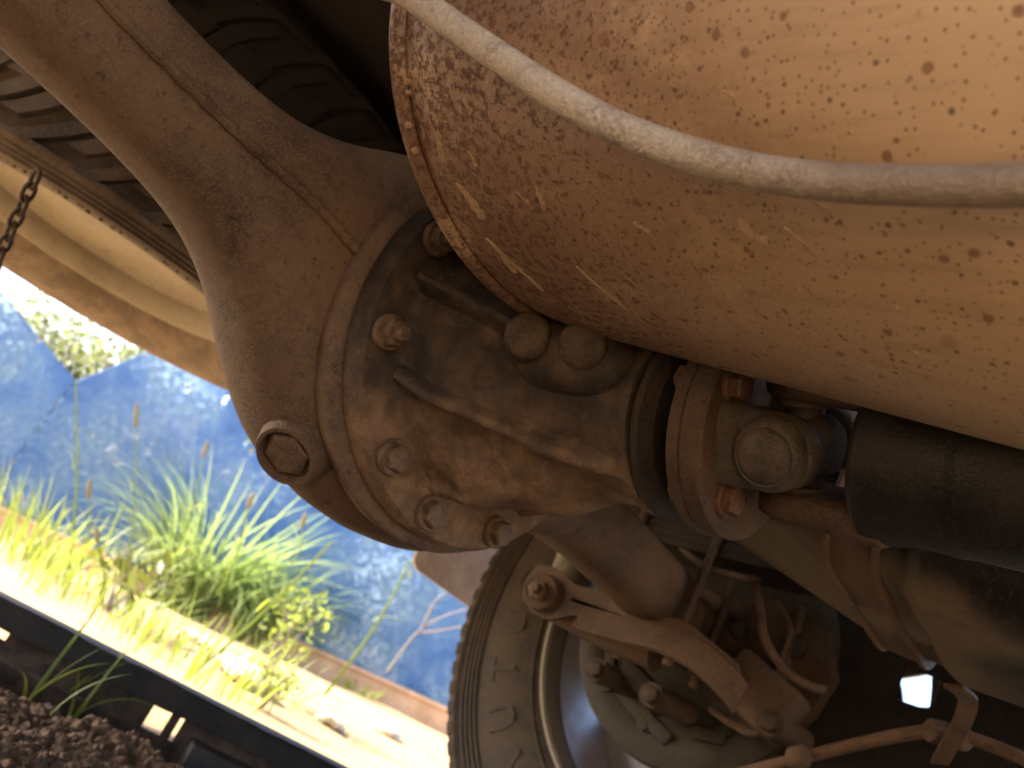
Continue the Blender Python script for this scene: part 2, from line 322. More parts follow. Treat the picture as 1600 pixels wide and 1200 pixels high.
# --- rear axle housing: pressed banjo, lofted along y
hy = [0, .026, .074, .11, .16, .20, .25, .32, 1]; hh = [.1315, .130, .119, .096, .060, .0435, .0372, .0360, .0360]
fr = [.060, .060, .058, .054, .046, .040, .036, .0355, .0355]; re = [.098, .097, .090, .078, .054, .042, .0362, .0355, .0355]
rings = []
for i in range(161):
    y = -.60 + i * (1.04 / 160); q = abs(y); h = smooth_interp(q, hy, hh); f_ = smooth_interp(q, hy, fr); r_ = smooth_interp(q, hy, re)
    nb = lerp(2.6, 2.9, min(1, max(0, (q - .10) / .12))); nr = lerp(2.1, 2.7, min(1, max(0, (q - .08) / .14))); ring = []
    for j in range(72):
        a = 2 * PI * j / 72; c, s_ = math.cos(a), math.sin(a); n_ = nb if c > 0 else nr; e = f_ if c > 0 else r_
        ring.append((e * math.copysign(abs(c) ** (2 / n_), c), y, AX + h * math.copysign(abs(s_) ** (2 / n_), s_)))
    rings.append(ring)
house = G().rings(rings).build('rear_axle_housing', M['housing'], truck, 50, label='dusty brown banjo axle housing')
G().lathe([(.040, .118), (.046, .1265), (.058, .1290), (.0625, .1265), (.0640, .1200)], A0, (1, 0, 0), 96, False, False).build('housing_flange', M['carrier_hi'], house, 50)
G().tube([V(.0352, -.58, AX), V(.0352, -.40, AX), V(.0356, -.30, AX), V(.0385, -.22, AX + .001), V(.0455, -.165, AX + .002), V(.0535, -.128, AX - .003), V(.057, -.120, AX - .006)], lambda t: .0036 + .0006 * math.sin(t * 170) + .0005 * noise.noise((t * 40, 0, 0)), 10, 14).build('weld_seam', M['housing'], house)
# drain plug in its boss
pn = V(.42, -.50, -.76).normalized(); pp = dep(452, 707, .536)
G().lathe([(-.030, .034), (-.014, .0275), (-.006, .0236), (.003, .0212), (.0062, .0196), (.0062, .0172), (-.003, .0166)], pp, pn, 48, False, True).build('plug_boss', M['housing'], house, 40)
hexa = lambda r: [(r * math.cos(PI / 3 * i), r * math.sin(PI / 3 * i)) for i in range(6)]
def hex_mesh(name, r, h, mat, washer=0.0, stud=0.0):
    q = G()
    if washer: q.lathe([(-.002, washer), (.0012, washer), (.0022, washer * .95)], (0, 0, 0), (0, 0, 1), 28)
    q.rings([[V(a, b, .001) for a, b in hexa(r)], [V(a, b, h * .80) for a, b in hexa(r)], [V(a, b, h * .97) for a, b in hexa(r * .88)], [V(a, b, h) for a, b in hexa(r * .80)]])
    if stud: q.lathe([(h * .9, r * .52), (h + stud * .85, r * .52), (h + stud, r * .42)], (0, 0, 0), (0, 0, 1), 16)
    return q.mesh(name, mat, 25)
plug = obj('drain_plug', hex_mesh('drain_plug', .0150, .0085, M['bolt']), house, frame(pp - pn * .0035, pn, .5), label='recessed hexagonal drain plug')
# ring of the carrier, carrier body
DZ = -.016
def cz_off(x): return DZ * max(0, min(1, (x - .085) / .09))
prof = [(.064, .117), (.066, .1215), (.078, .1225), (.0825, .1195), (.084, .110), (.084, .098), (.088, .0925), (.098, .0885), (.112, .0815), (.130, .0700), (.150, .0590), (.172, .0520), (.195, .0485), (.214, .0500), (.223, .0530), (.226, .0520), (.227, .030)]
def gauss(a, b, w_, n_=2): d = (a - b + 180) % 360 - 180; return math.exp(-abs(d / w_) ** n_)
def casting(x, deg):
    """raised ribs, shoulder and boss pad of the casting, as extra radius"""
    if x < .0835 or x > .2225: return 0.0
    t = (x - .084) / .13; f_ = min(1, (.2225 - x) / .02) * min(1, (x - .0835) / .004); e = 0.0
    for a0, a1, A, w_, t1 in ((181, 177, .0140, 3.2, .85), (-146, -116, .0095, 3.4, 1.2), (-95, -88, .0050, 5, .5), (-42, -30, .010, 4, 1), (35, 25, .010, 4, 1), (95, 92, .010, 4, 1)):
        e += A * gauss(deg, lerp(a0, a1, min(1, t)), w_ * lerp(.8, 1.5, t), 4) * max(0, min(1, (t1 - t) * 5))
    e += .0150 * gauss(deg, -78, 30) * math.exp(-((x - .160) / .030) ** 2) + .010 * gauss(deg, -100, 12) * math.exp(-((x - .118) / .014) ** 2)
    e += .0150 * gauss(deg, -176, 20) * math.exp(-((x - .185) / .022) ** 2) - .006 * gauss(deg, -162, 11) * math.exp(-((x - .13) / .03) ** 2) - .006 * gauss(deg, -118, 10) * math.exp(-((x - .12) / .02) ** 2)
    e += .0007 * noise.noise((x * 60, deg * .05, 3))
    return e * f_
pxs = [p[0] for p in prof]; prs = [p[1] for p in prof]
fx = pxs[:6] + [.0845 + k * (.2225 - .0845) / 80 for k in range(81)] + pxs[14:]
rings = []
for x in fx:
    r = smooth_interp(x, pxs, prs) if .0842 < x < .2226 else interp(x, pxs, prs)
    if x in pxs[:6]: r = prs[pxs.index(x)] if x != .084 else (.110 if not rings or abs(rings[-1][0][0] - .084) > 1e-9 else .098)
    ring = []
    for j in range(420):
        dg_ = 360 * j / 420 - 180; a = math.radians(dg_); q = r + casting(x, dg_); ring.append((x, q * math.cos(a) * (1.0 if x < .1 else lerp(1, 1.06, min(1, (x - .1) / .03))), AX + cz_off(x) + q * math.sin(a)))
    rings.append(ring)
car = G().rings(rings).build('differential_carrier', M['carrier'], truck, 40, label='cast iron differential carrier, grease and painted-in shade above, dusty tan below')
bolts = [166.6, -158, -118, -91.4, -56, -22, 14, 48, 84, 120]
hb = hex_mesh('carrier_bolt', .0090, .0085, M['bolt'], .0112); hs = hex_mesh('carrier_stud_nut', .0088, .0080, M['bolt'], .0108, .007)
for i, a in enumerate(bolts):
    a = math.radians(a); obj('carrier_bolt', hs if i in (0, 1) else hb, car, frame((.0868, .1085 * math.cos(a), AX + .1085 * math.sin(a)), (1, 0, 0), i * .7))
def blob(c, rx, ry, rz, X, Z, n=2.6, seg=(20, 28)):
    X = Vector(X).normalized(); Z = Vector(Z); Z = (Z - X * Z.dot(X)).normalized(); Y = Z.cross(X); c = Vector(c); R = []
    for i in range(1, seg[0]):
        p = PI * i / seg[0]; cp, sp = -math.cos(p), math.sin(p); zz = math.copysign(abs(cp) ** (2 / n), cp); rr = sp ** (2 / n)
        R.append([c + X * rx * rr * math.copysign(abs(math.cos(b)) ** (2 / n), math.cos(b)) + Y * ry * rr * math.copysign(abs(math.sin(b)) ** (2 / n), math.sin(b)) + Z * rz * zz for b in [2 * PI * j / seg[1] for j in range(seg[1])]])
    return R
# two round bosses on the side of the carrier
bn = V(.45, -.80, -.36).normalized()
for (u, v, d) in ((822, 524, .460), (908, 538, .446)):
    p = dep(u, v, d)
    G().lathe([(-.045, .022), (-.026, .0172), (-.014, .0142), (-.006, .0130), (-.003, .0129), (-.0008, .0118), (.0006, .0095), (.0010, .004)], p, bn, 36, False, True).build('round_boss', M['boss'], car, 45)
pb = (dep(822, 524, .460) + dep(908, 538, .446)) / 2
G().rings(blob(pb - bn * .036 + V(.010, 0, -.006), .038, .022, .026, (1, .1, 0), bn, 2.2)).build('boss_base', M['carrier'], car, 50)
# --- pinion flange
PZ = AX + DZ
def pl(x, dy=0, dz=0): return V(x, dy, PZ + dz)
fl = G().lathe([(.2505, .026), (.2505, .0535), (.2520, .0560), (.2585, .0565), (.2595, .0545), (.2597, .0563), (.2690, .0560), (.2708, .0540), (.2708, .02)], pl(0), (1, 0, 0), 72).build('pinion_flange', M['flange'], truck, 35, label='brown round pinion flange bolted to the drive shaft yoke')
G().lathe([(.226, .030), (.228, .0525), (.2305, .0540), (.2325, .0525), (.2335, .046), (.236, .043), (.2360, .030), (.2510, .029)], pl(0), (1, 0, 0), 64).build('dust_shield', M['frame'], fl, 35)
e1 = V(0, -.78, -.625).normalized(); e2 = V(0, .625, -.78).normalized()
fb = hex_mesh('flange_bolt', .0082, .0080, M['bolt_rust'], .0098); fn = hex_mesh('flange_nut', .0082, .0085, M['bolt'], 0, .002)
for sa, sb in ((1, 1), (1, -1), (-1, 1), (-1, -1)):
    d = (e1 * sa + e2 * sb).normalized() * .0405
    obj('flange_bolt', fb, fl, frame(pl(.2712) + d, (1, 0, 0), .4)); obj('flange_nut', fn, fl, frame(pl(.2500) + d, (-1, 0, 0), .2))
# --- universal joint: flange yoke ear with bearing cap, cross, shaft yoke
J = pl(.298); uj = None
def ear(center_dir, xa, xb, half, thick, r_in, mat, name, parent):
    """forged ear: slab running along x at distance r_in from the axis, rounded at its free end"""
    side = V(1, 0, 0).cross(center_dir); R = []
    xs_ = [xa, lerp(xa, xb, .25), lerp(xa, xb, .5), lerp(xa, xb, .7), lerp(xa, xb, .85), lerp(xa, xb, .95), xb]; ws = [1.12, 1.04, 1, .94, .78, .52, .2] 
    for x, k in zip(xs_, ws):
        o = superel(0, 0, half * k, thick * (.6 + .4 * k), 3.2, 28)
        R.append([pl(x) + center_dir * (r_in + b) + side * a for a, b in o])
    return G().rings(R).build(name, mat, parent, 50)
uj = G().tube([J - e1 * .040, J + e1 * .040], .0085, 20, 1).tube([J - e2 * .040, J + e2 * .040], .0085, 20, 1).lathe([(-.016, .012), (-.01, .016), (.01, .016), (.016, .012)], J, (1, 0, 0), 24).build('universal_joint', M['yoke'], truck, 40, label='worn grey universal joint with speckled round bearing cap')
for sgn in (1, -1):
    ear(e1 * sgn, .270, .3175, .0195, .0120, .0290, M['yoke'], 'flange_yoke_ear', uj)
    cap = G().lathe([(.026, .0185), (.0385, .0183), (.0420, .0176), (.0446, .0160), (.0458, .0143), (.0456, .0136), (.0466, .0130), (.0484, .0108), (.0494, .0070), (.0498, .002)], J, e1 * sgn, 48).build('bearing_cap', M['yoke'], uj, 30)
    ear(e2 * sgn, .345, .277, .0210, .0095, .0305, M['flange'], 'shaft_yoke_ear', uj)
    G().lathe([(.02, .0150), (.0390, .0150), (.0402, .0135)], J, e2 * sgn, 32).build('bearing_cap', M['flange'], uj, 30)
for du, dv in ((18, -12), (26, 8)):
    G().lathe([(-.003, .0011), (.0004, .0013), (.0006, .0007)], J + e1 * .0482 + V(.0085, 0, 0) * (1 if du > 20 else .75) + e2 * (dv * .00045), e1, 10).build('vent_pin', M['rubber_dark'], uj)
# drive shaft
sh = G().lathe([(.333, .020), (.333, .0370), (.336, .0402), (.341, .0408), (.352, .0400), (.356, .0385), (1.6, .0385)], pl(0), (1, 0, 0), 72).build('drive_shaft', M['shaft'], truck, 30, label='black drive shaft tube')
G().lathe([(.372, .0384), (.374, .0391), (.378, .0391), (.380, .0384)], pl(0), (1, 0, 0), 72, False, False).build('weld_ring', M['shaft'], sh)
# embossed figures on the flange face
def text_mesh(txt, size, depth, mat, name):
    c = bpy.data.curves.new(name, 'FONT'); c.body = txt; c.size = size; c.extrude = depth; c.align_x = 'CENTER'; c.align_y = 'CENTER'; c.resolution_u = 2
    o = bpy.data.objects.new('tmp', c); S.collection.objects.link(o); dg = bpy.context.evaluated_depsgraph_get()
    m = bpy.data.meshes.new_from_object(o.evaluated_get(dg)); bpy.data.objects.remove(o); m.materials.clear(); m.materials.append(mat); return m
tm = text_mesh('162', .0075, .0005, M['rubber_dark'], 'stamped_figures')
X_ = (e1 * -.35 + e2 * .0 + V(0, 1, .25)).normalized(); Z_ = V(1, 0, 0); Y_ = Z_.cross(X_).normalized()
obj('stamped_figures', tm, fl, Matrix.Translation(pl(.2711) + (e1 + e2 * 1.0).normalized() * .0405 + V(0, .0165, .0075)) @ Matrix((X_, Y_, Z_)).transposed().to_4x4(), label='stamped figures 162')
# ------------------------------------------------------------------ muffler
ME = V(.1763, -.1372, .4499); MA = V(1, .0446, -.1278).normalized(); MS = V(0, 0, 1).cross(MA).normalized(); MU = MA.cross(MS); RA, RB = .125, .088
def muf(x, a, off=0.0):
    return ME + MA * x + MS * ((RA + off) * math.cos(a)) + MU * ((RB + off) * math.sin(a))
rings = []
for x, off in ((-.0005, -.052), (-.0005, -.018), (.0000, -.0055), (.0012, -.0042), (.0045, -.0030), (.012, -.0016), (.024, -.0004), (.05, 0), (.15, 0), (.3, 0), (.46, 0), (.49, 0), (.497, -.002), (.5, -.01), (.5, -.05)):
    rings.append([muf(x, 2 * PI * j / 160, off) for j in range(160)])
mf = G().rings(rings).build('muffler', M['muffler'], truck, 30, label='rust speckled tan steel muffler with dried mud runs')
rings = [[muf(x, 2 * PI * j / 160, off) for j in range(160)] for x, off in ((-.001, -.006), (-.0045, -.0035), (-.0052, -.0010), (-.0030, .0008), (.0005, .0009), (.0030, -.0002), (.0036, -.0030))]
G().rings(rings, True, False, False).build('end_seam', M['muffler'], mf, 60)
# dried mud runs (flat flakes of real thickness hugging the shell)
def muf_uv(u, v):
    """first hit of a ray with the oval shell -> (x along axis, angle)"""
    o = CAM - ME; d = ray(u, v); ox, oy = o.dot(MS) / RA, o.dot(MU) / RB; dx, dy = d.dot(MS) / RA, d.dot(MU) / RB
    a = dx * dx + dy * dy; b = ox * dx + oy * dy; c = ox * ox + oy * oy - 1; q = b * b - a * c
    if q < 0: return None
    t = (-b - math.sqrt(q)) / a; p = o + d * t; return p.dot(MA), math.atan2(p.dot(MU) / RB, p.dot(MS) / RA)
def drip(u0, v0, u1, v1, w0, w1):
    a = muf_uv(u0, v0); b = muf_uv(u1, v1)
    if not a or not b: return
    n = 14; top = []; rim = []; sx = b[0] - a[0]; sa = (b[1] - a[1]) * .105; L_ = math.hypot(sx, sa) + 1e-6; px, pa = -sa / L_, sx / L_
    Lr = []; Rr = []; Cc = []
    for i in range(n):
        t = i / (n - 1); wd = 3.6 * lerp(w0, w1, t) * (.35 + .65 * abs(noise.noise((t * 4, u0, 0)) * 1.6 + .25)) * min(1, t * 6 + .15) * (1 if t < .85 else math.sqrt(max(0.02, 1 - ((t - .85) / .15) ** 2)))
        if t > .7: wd *= 1.25
        wv = .0004 * math.sin(t * 5 + v0)
        x = a[0] + sx * t + px * wv; an = a[1] + (b[1] - a[1]) * t + pa * wv / .105
        Lr.append(muf(x + px * wd, an + pa * wd / .105, -.0003)); Cc.append(muf(x, an, .00035)); Rr.append(muf(x - px * wd, an - pa * wd / .105, -.0003))
    G().rings([Lr, Cc, Rr], closed=False).build('mud_run', M['mud'], mf, 60)
for d in ((712, 285, 757, 342, .0009, .0013), (683, 200, 692, 255, .0008, .0012), (722, 150, 738, 178, .0010, .0010), (838, 290, 850, 330, .0008, .0012), (900, 415, 985, 488, .0016, .0012),
          (1152, 345, 1200, 385, .0018, .0012), (1225, 355, 1298, 420, .0007, .0013), (1265, 310, 1298, 335, .0007, .0010), (760, 372, 850, 455, .0014, .0008), (700, 80, 722, 110, .0009, .0009),
          (1120, 395, 1152, 420, .0007, .0010), (1400, 478, 1420, 490, .0004, .0006), (1430, 548, 1458, 566, .0004, .0006), (730, 235, 745, 262, .0006, .0008), (806, 300, 828, 318, .0005, .0008), (990, 350, 1018, 362, .0008, .0008), (1130, 140, 1150, 158, .0006, .0006), (782, 400, 806, 428, .0008, .0007)):
    drip(*d)
for (u, v, r) in ((646, 128, .0016), (648, 145, .0012), (640, 196, .0017), (650, 236, .0018)):
    q = muf_uv(u + 4, v)
    if q: G().lathe([(-.001, r * 1.0), (.0006, r * .95), (.0011, r * .6)], muf(max(.001, q[0] * .6), q[1], .0006), muf(.1, q[1], .05) - muf(.1, q[1]), 11).build('mud_run', M['mud'], mf, 60)
G().tube([ME + MS * .06 + MA * .02, ME + MS * .06 - MA * .05, ME + MS * .12 - MA * .12 + V(0, .04, .07), V(-.06, .14, .57), V(-.20, .28, .62), V(-.42, .52, .64), V(-.56, .70, .62), V(-.62, .90, .60)], .022, 20).build('tail_pipe', M['frame'], mf)
G().tube([ME + MA * .48, ME + MA * .7, ME + MA * 1.2], .025, 20).build('inlet_pipe', M['frame'], mf)
# bent tube hanging below the muffler
bt = [dep(u, v, d) for u, v, d in ((420, -190, .395), (530, -85, .360), (640, -8, .333), (740, 62, .312), (860, 142, .292), (960, 197, .279), (1060, 236, .266), (1180, 268, .252), (1300, 284, .237), (1450, 290, .218), (1620, 287, .200), (1900, 270, .185), (2300, 200, .17))]
bt = [bt[0] + V(-.03, .0, .24), bt[0] + V(-.028, -.004, .10)] + bt[1:-1] + [bt[-1] + V(.05, .02, .02), bt[-1] + V(.16, .02, .10), bt[-1] + V(.22, .02, .33)]
G().tube(bt, .0054, 24, 8).build('bent_tube', M['tube'], truck, 60, label='dusty grey bent steel tube below the muffler')
# ------------------------------------------------------------------ fuel tank with strap
def tank_sec(x):
    zb = interp(x, [-.02, .04, .28, .42, 1.2], [.47, .437, .356, .350, .350]); yn = interp(x, [-.02, .04, .2, .28, 1.2], [.17, .15, .128, .120, .120]); yf = interp(x, [-.02, .3, 1.2], [.300, .305, .305]); zt = .56
    k_ = max(0, min(1, (x - .312) / .02)); k_ = k_ * k_ * (3 - 2 * k_); zb -= .010 * k_; yn -= .012 * k_; yf += .01 * k_
    r = .030 + .016 * k_; out = []
    for (py, pz, a0) in ((yn + r, zb + r, PI), (yf - r, zb + r, 1.5 * PI), (yf - r, zt - r, 0), (yn + .03 + r, zt - r, .5 * PI)):
        for k in range(7): a = a0 + k / 6 * PI / 2; out.append((x, py + r * math.cos(a), pz + r * math.sin(a)))
    return out
tank = G().rings([tank_sec(x) for x in [-.02, -.015, 0, .04, .08, .12, .16, .2, .24, .28, .308, .312, .316, .320, .324, .328, .332, .338, .36, .42, .6, .9, 1.15]]).build('fuel_tank', M['tank'], truck, 40, label='dusty grey brown fuel tank')
G().rings([[ (x, *p) for x, p in zip(xr, pr)] for xr, pr in [([x] * 4, [(.175, z_ + .001), (.20, z_ - .005), (.225, z_ - .005), (.25, z_ + .001)]) for x, z_ in [(lerp(.02, .40, i / 12), interp(lerp(.02, .40, i / 12), [-.02, .04, .28, .42], [.47, .437, .356, .350])) for i in range(13)]]], closed=False).build('pressed_rib', M['tank'], tank, 60)
def strap_ring(x, off):
    s0 = tank_sec(x); c = V(x, .21, .45); R = []
    for p in s0[:14] + s0[14:16]:
        p = Vector(p); d = (p - c); d.x = 0; R.append(p + d.normalized() * off)
    R = [V(x, R[0].y + .012, .55)] + R; return R
G().rings([strap_ring(x, o) for x, o in ((.2705, .001), (.2705, .0075), (.2735, .0078), (.2755, .0045), (.3005, .0045), (.3025, .0078), (.3055, .0075), (.3055, .001))], closed=False).build('tank_strap', M['strap'], tank, 30, label='rusty steel strap under the tank')
q0 = V(.292, .300, .352)
def strip(pts, wdir, wd, th, name, mat, parent):
    P = spline([Vector(p) for p in pts], 5); R = []; wdir = Vector(wdir).normalized()
    for i, p in enumerate(P):
        t = (P[min(i + 1, len(P) - 1)] - P[max(i - 1, 0)]).normalized(); n = t.cross(wdir).normalized()
        R.append([p + wdir * wd / 2 + n * th / 2, p + wdir * wd / 2 - n * th / 2, p - wdir * wd / 2 - n * th / 2, p - wdir * wd / 2 + n * th / 2])
    return G().rings(R).build(name, mat, parent, 30)
strip([aty(u, v, y) for u, v, y in ((1490, 1072, .305), (1512, 1092, .325), (1506, 1122, .35), (1490, 1152, .39), (1468, 1192, .43))], (1, .2, .3), .013, .003, 'cable_bracket', M['strap'], tank)
# ------------------------------------------------------------------ far rear suspension
end = G().lathe([(.405, .0300), (.425, .0320), (.520, .0320), (.522, .046), (.545, .046)], (0, 0, AX), (0, 1, 0), 40).build('axle_end', M['far'], house, 35)
G().lathe([(-.09, .0445), (-.05, .0455), (.385, .0380)], (0, 0, AX), (0, 1, 0), 8)  # unused guide
def leafs(y0):
    ls = obj('leaf_spring', None, truck)
    for i in range(4):
        L_ = .62 - i * .12; R = []
        for k in range(21):
            x = lerp(-L_, L_, k / 20); z = AX + .054 + .008 * (3 - i) + .12 * (x / .62) ** 2
            R.append([(x, y0 - .03, z), (x, y0 + .03, z), (x, y0 + .03, z + .0075), (x, y0 - .03, z + .0075)])
        G().rings(R).build('spring_leaf', M['frame'], ls, 30)
    return ls
leafs(.452)
# spring plate under the axle with an arm that carries the damper
sp_pts = [(-.150, .006), (-.128, -.022), (-.100, -.022), (-.070, -.004), (-.020, .004), (.03, .004), (.075, .012), (.118, -.004), (.128, .010), (.118, .026), (.06, .040), (-.03, .036), (-.085, .026), (-.120, .034), (-.146, .028)]
PLZ = AX - .047
plate = G()
R0 = [V(x, .452 - .036 - .0, PLZ + z * .9 - .018) for x, z in sp_pts]
plate.prism(sp_pts, (0, .408, PLZ - .012), V(1, 0, -.10), V(0, 0, 1), -.006)
plate.box((.0, .452, PLZ + .006), (.17, .088, .008), bev=.002)
spl = plate.build('spring_plate', M['far'], truck, 30, label='dusty spring clamp plate carrying the damper eye')
ep = aty(862, 936, .43)
G().lathe([(-.034, .0180), (-.030, .0215), (.03, .0215), (.034, .018)], ep, (0.25, -1, -.1), 36).build('damper_eye', M['far'], spl, 35)
G().lathe([(.030, .0150), (.0345, .0205), (.0380, .0205), (.0400, .0190)], ep, (0.25, -1, -.1), 36).build('washer', M['far'], spl, 35)
obj('damper_nut', hex_mesh('damper_nut', .0115, .010, M['bolt'], 0, .011), spl, frame(ep + V(.25, -1, -.1).normalized() * .040, (.25, -1, -.1), .3))
G().tube([ep + V(0.0, 0.015, .002), ep + V(.05, .012, -.002), ep + V(.10, .006, -.004), V(.02, .44, PLZ + .0)], lambda t: lerp(.0225, .029, t), 20).build('damper_arm', M['far'], spl, 50)
for (x, y) in ((-.047, .418), (.047, .418), (-.047, .487), (.047, .487)):
    obj('u_bolt_nut', hex_mesh('u_bolt_nut', .0105, .011, M['bolt'], .012, .012), spl, frame((x, y, PLZ + .001), (0, 0, -1), x * 9))
for x in (-.047, .047):
    G().tube([V(x, .418, PLZ), V(x, .418, AX + .09), V(x, .425, AX + .104), V(x, .452, AX + .108), V(x, .480, AX + .104), V(x, .487, AX + .09), V(x, .487, PLZ)], .0048, 10).build('u_bolt', M['flange'], spl)
# curved guard arm that hooks forward under the plate
ga = [aty(u, v, .40) for u, v in ((905, 965), (975, 985), (1040, 1000), (1090, 1025), (1130, 1060), (1158, 1092))]
strip(ga, (0, .35, .94), .030, .005, 'guard_arm', M['far'], spl)
# damper
dm = G().lathe([(.012, .009), (.02, .0195), (.20, .0195), (.205, .0245), (.45, .0245)], ep + V(0, .012, 0), V(-.12, .02, 1), 36).build('shock_absorber', M['shock'], truck, 35, label='olive tan shock absorber beside the far tyre')
# brake backing plate, cylinder, hoses
bp = G().lathe([(.5405, .04), (.5405, .10), (.5430, .118), (.5380, .128), (.5380, .140), (.5430, .152), (.556, .154)], (0, 0, AX), (0, 1, 0), 72).build('brake_backing_plate', M['backing'], truck, 30, label='grey green drum brake backing plate')
for a, r in ((200, .1), (240, .085), (262, .118), (285, .095), (310, .11), (340, .1), (30, .1), (80, .1)):
    a = math.radians(a); obj('plate_bolt', hex_mesh('plate_bolt', .008, .006, M['backing'], .011), bp, frame((r * math.cos(a), .5405, AX + r * math.sin(a)), (0, -1, 0)))
for a in (225, 270, 300):
    a = math.radians(a); G().box((.115 * math.cos(a), .539, AX + .115 * math.sin(a)), (.04, .008, .016), X=(math.cos(a + 1.2), 0, math.sin(a + 1.2)), bev=.003).build('raised_pad', M['backing'], bp, 35)
bx_ = obj('brake_bracket', None, truck)
G().box(aty(1010, 1075, .50), (.060, .030, .022), X=(.8, 0, -.35), bev=.005).build('link', M['frame'], bx_)
G().box(aty(1190, 1090, .48), (.075, .05, .055), X=(.8, 0, -.3), bev=.008).build('link', M['far'], bx_)
for u, v, y in ((932, 1047, .46), (1018, 1087, .45), (1203, 1130, .45)):
    obj('pivot_bolt', hex_mesh('pivot_bolt', .0095, .010, M['flange'], .013), bx_, frame(aty(u, v, y), (.2, -1, 0)))
    G().tube([aty(u, v, y), aty(u, v, y) + V(.0, .09, .01)], .0125, 14, 1).build('pivot_sleeve', M['far'], bx_)
bpq = [aty(u, v, .515) for u, v in ((1085, 985), (1135, 945), (1200, 935), (1290, 985), (1300, 1060), (1262, 1120), (1205, 1160), (1120, 1112), (1090, 1060))]
G().rings([bpq, [p + V(.004, .012, .002) for p in bpq]]).build('hanger_plate', M['flange'], bx_, 30)
for u, v, r_ in ((1155, 985, .010), (1240, 1010, .013), (1230, 1085, .012), (1165, 1070, .009)):
    p = aty(u, v, .512); G().lathe([(-.004, r_), (.006, r_), (.009, r_ * .7)], p, (.15, -1, 0), 18).build('stud_boss', M['frame'], bx_)
strip([aty(u, v, .508) for u, v in ((1255, 950), (1238, 1010), (1215, 1080), (1190, 1142), (1160, 1138), (1110, 1108))], (0, 1, 0), .012, .004, 'plate_rim', M['far'], bx_)
def cab(pts, r, name, mat=M['cable'], parent=truck, **kw): return G().tube([aty(u, v, y) for u, v, y in pts], r, 10).build(name, mat, parent, 60, **kw)
cab([(1180, 905, .46), (1188, 950, .45), (1196, 1000, .44), (1225, 1045, .44), (1262, 1070, .44), (1288, 1078, .45)], .0042, 'brake_hose', label='thin brown brake hose curving down')
cab([(1040, 825, .43), (1060, 850, .43), (1100, 885, .43), (1150, 900, .43), (1185, 905, .46)], .0042, 'brake_pipe')
cab([(1215, 940, .50), (1235, 985, .50), (1210, 1060, .50), (1195, 1135, .5), (1165, 1145, .5), (1110, 1110, .5)], .0026, 'brake_pipe')
cab([(1130, 1215, .5), (1250, 1185, .47), (1330, 1165, .45), (1410, 1148, .43), (1470, 1143, .42), (1530, 1158, .42), (1620, 1195, .42), (1700, 1240, .42)], .0056, 'parking_brake_cable', label='dusty parking brake cable')
for u, v in ((1248, 1183), (1465, 1144), (1497, 1152)):
    p = aty(u, v, .45 if u < 1300 else .42); G().lathe([(-.008, .0085), (-.006, .0098), (.006, .0098), (.008, .0085)], p, aty(u + 40, v - (10 if u < 1300 else -10), .44) - p, 18).build('cable_clip', M['strap'], truck)
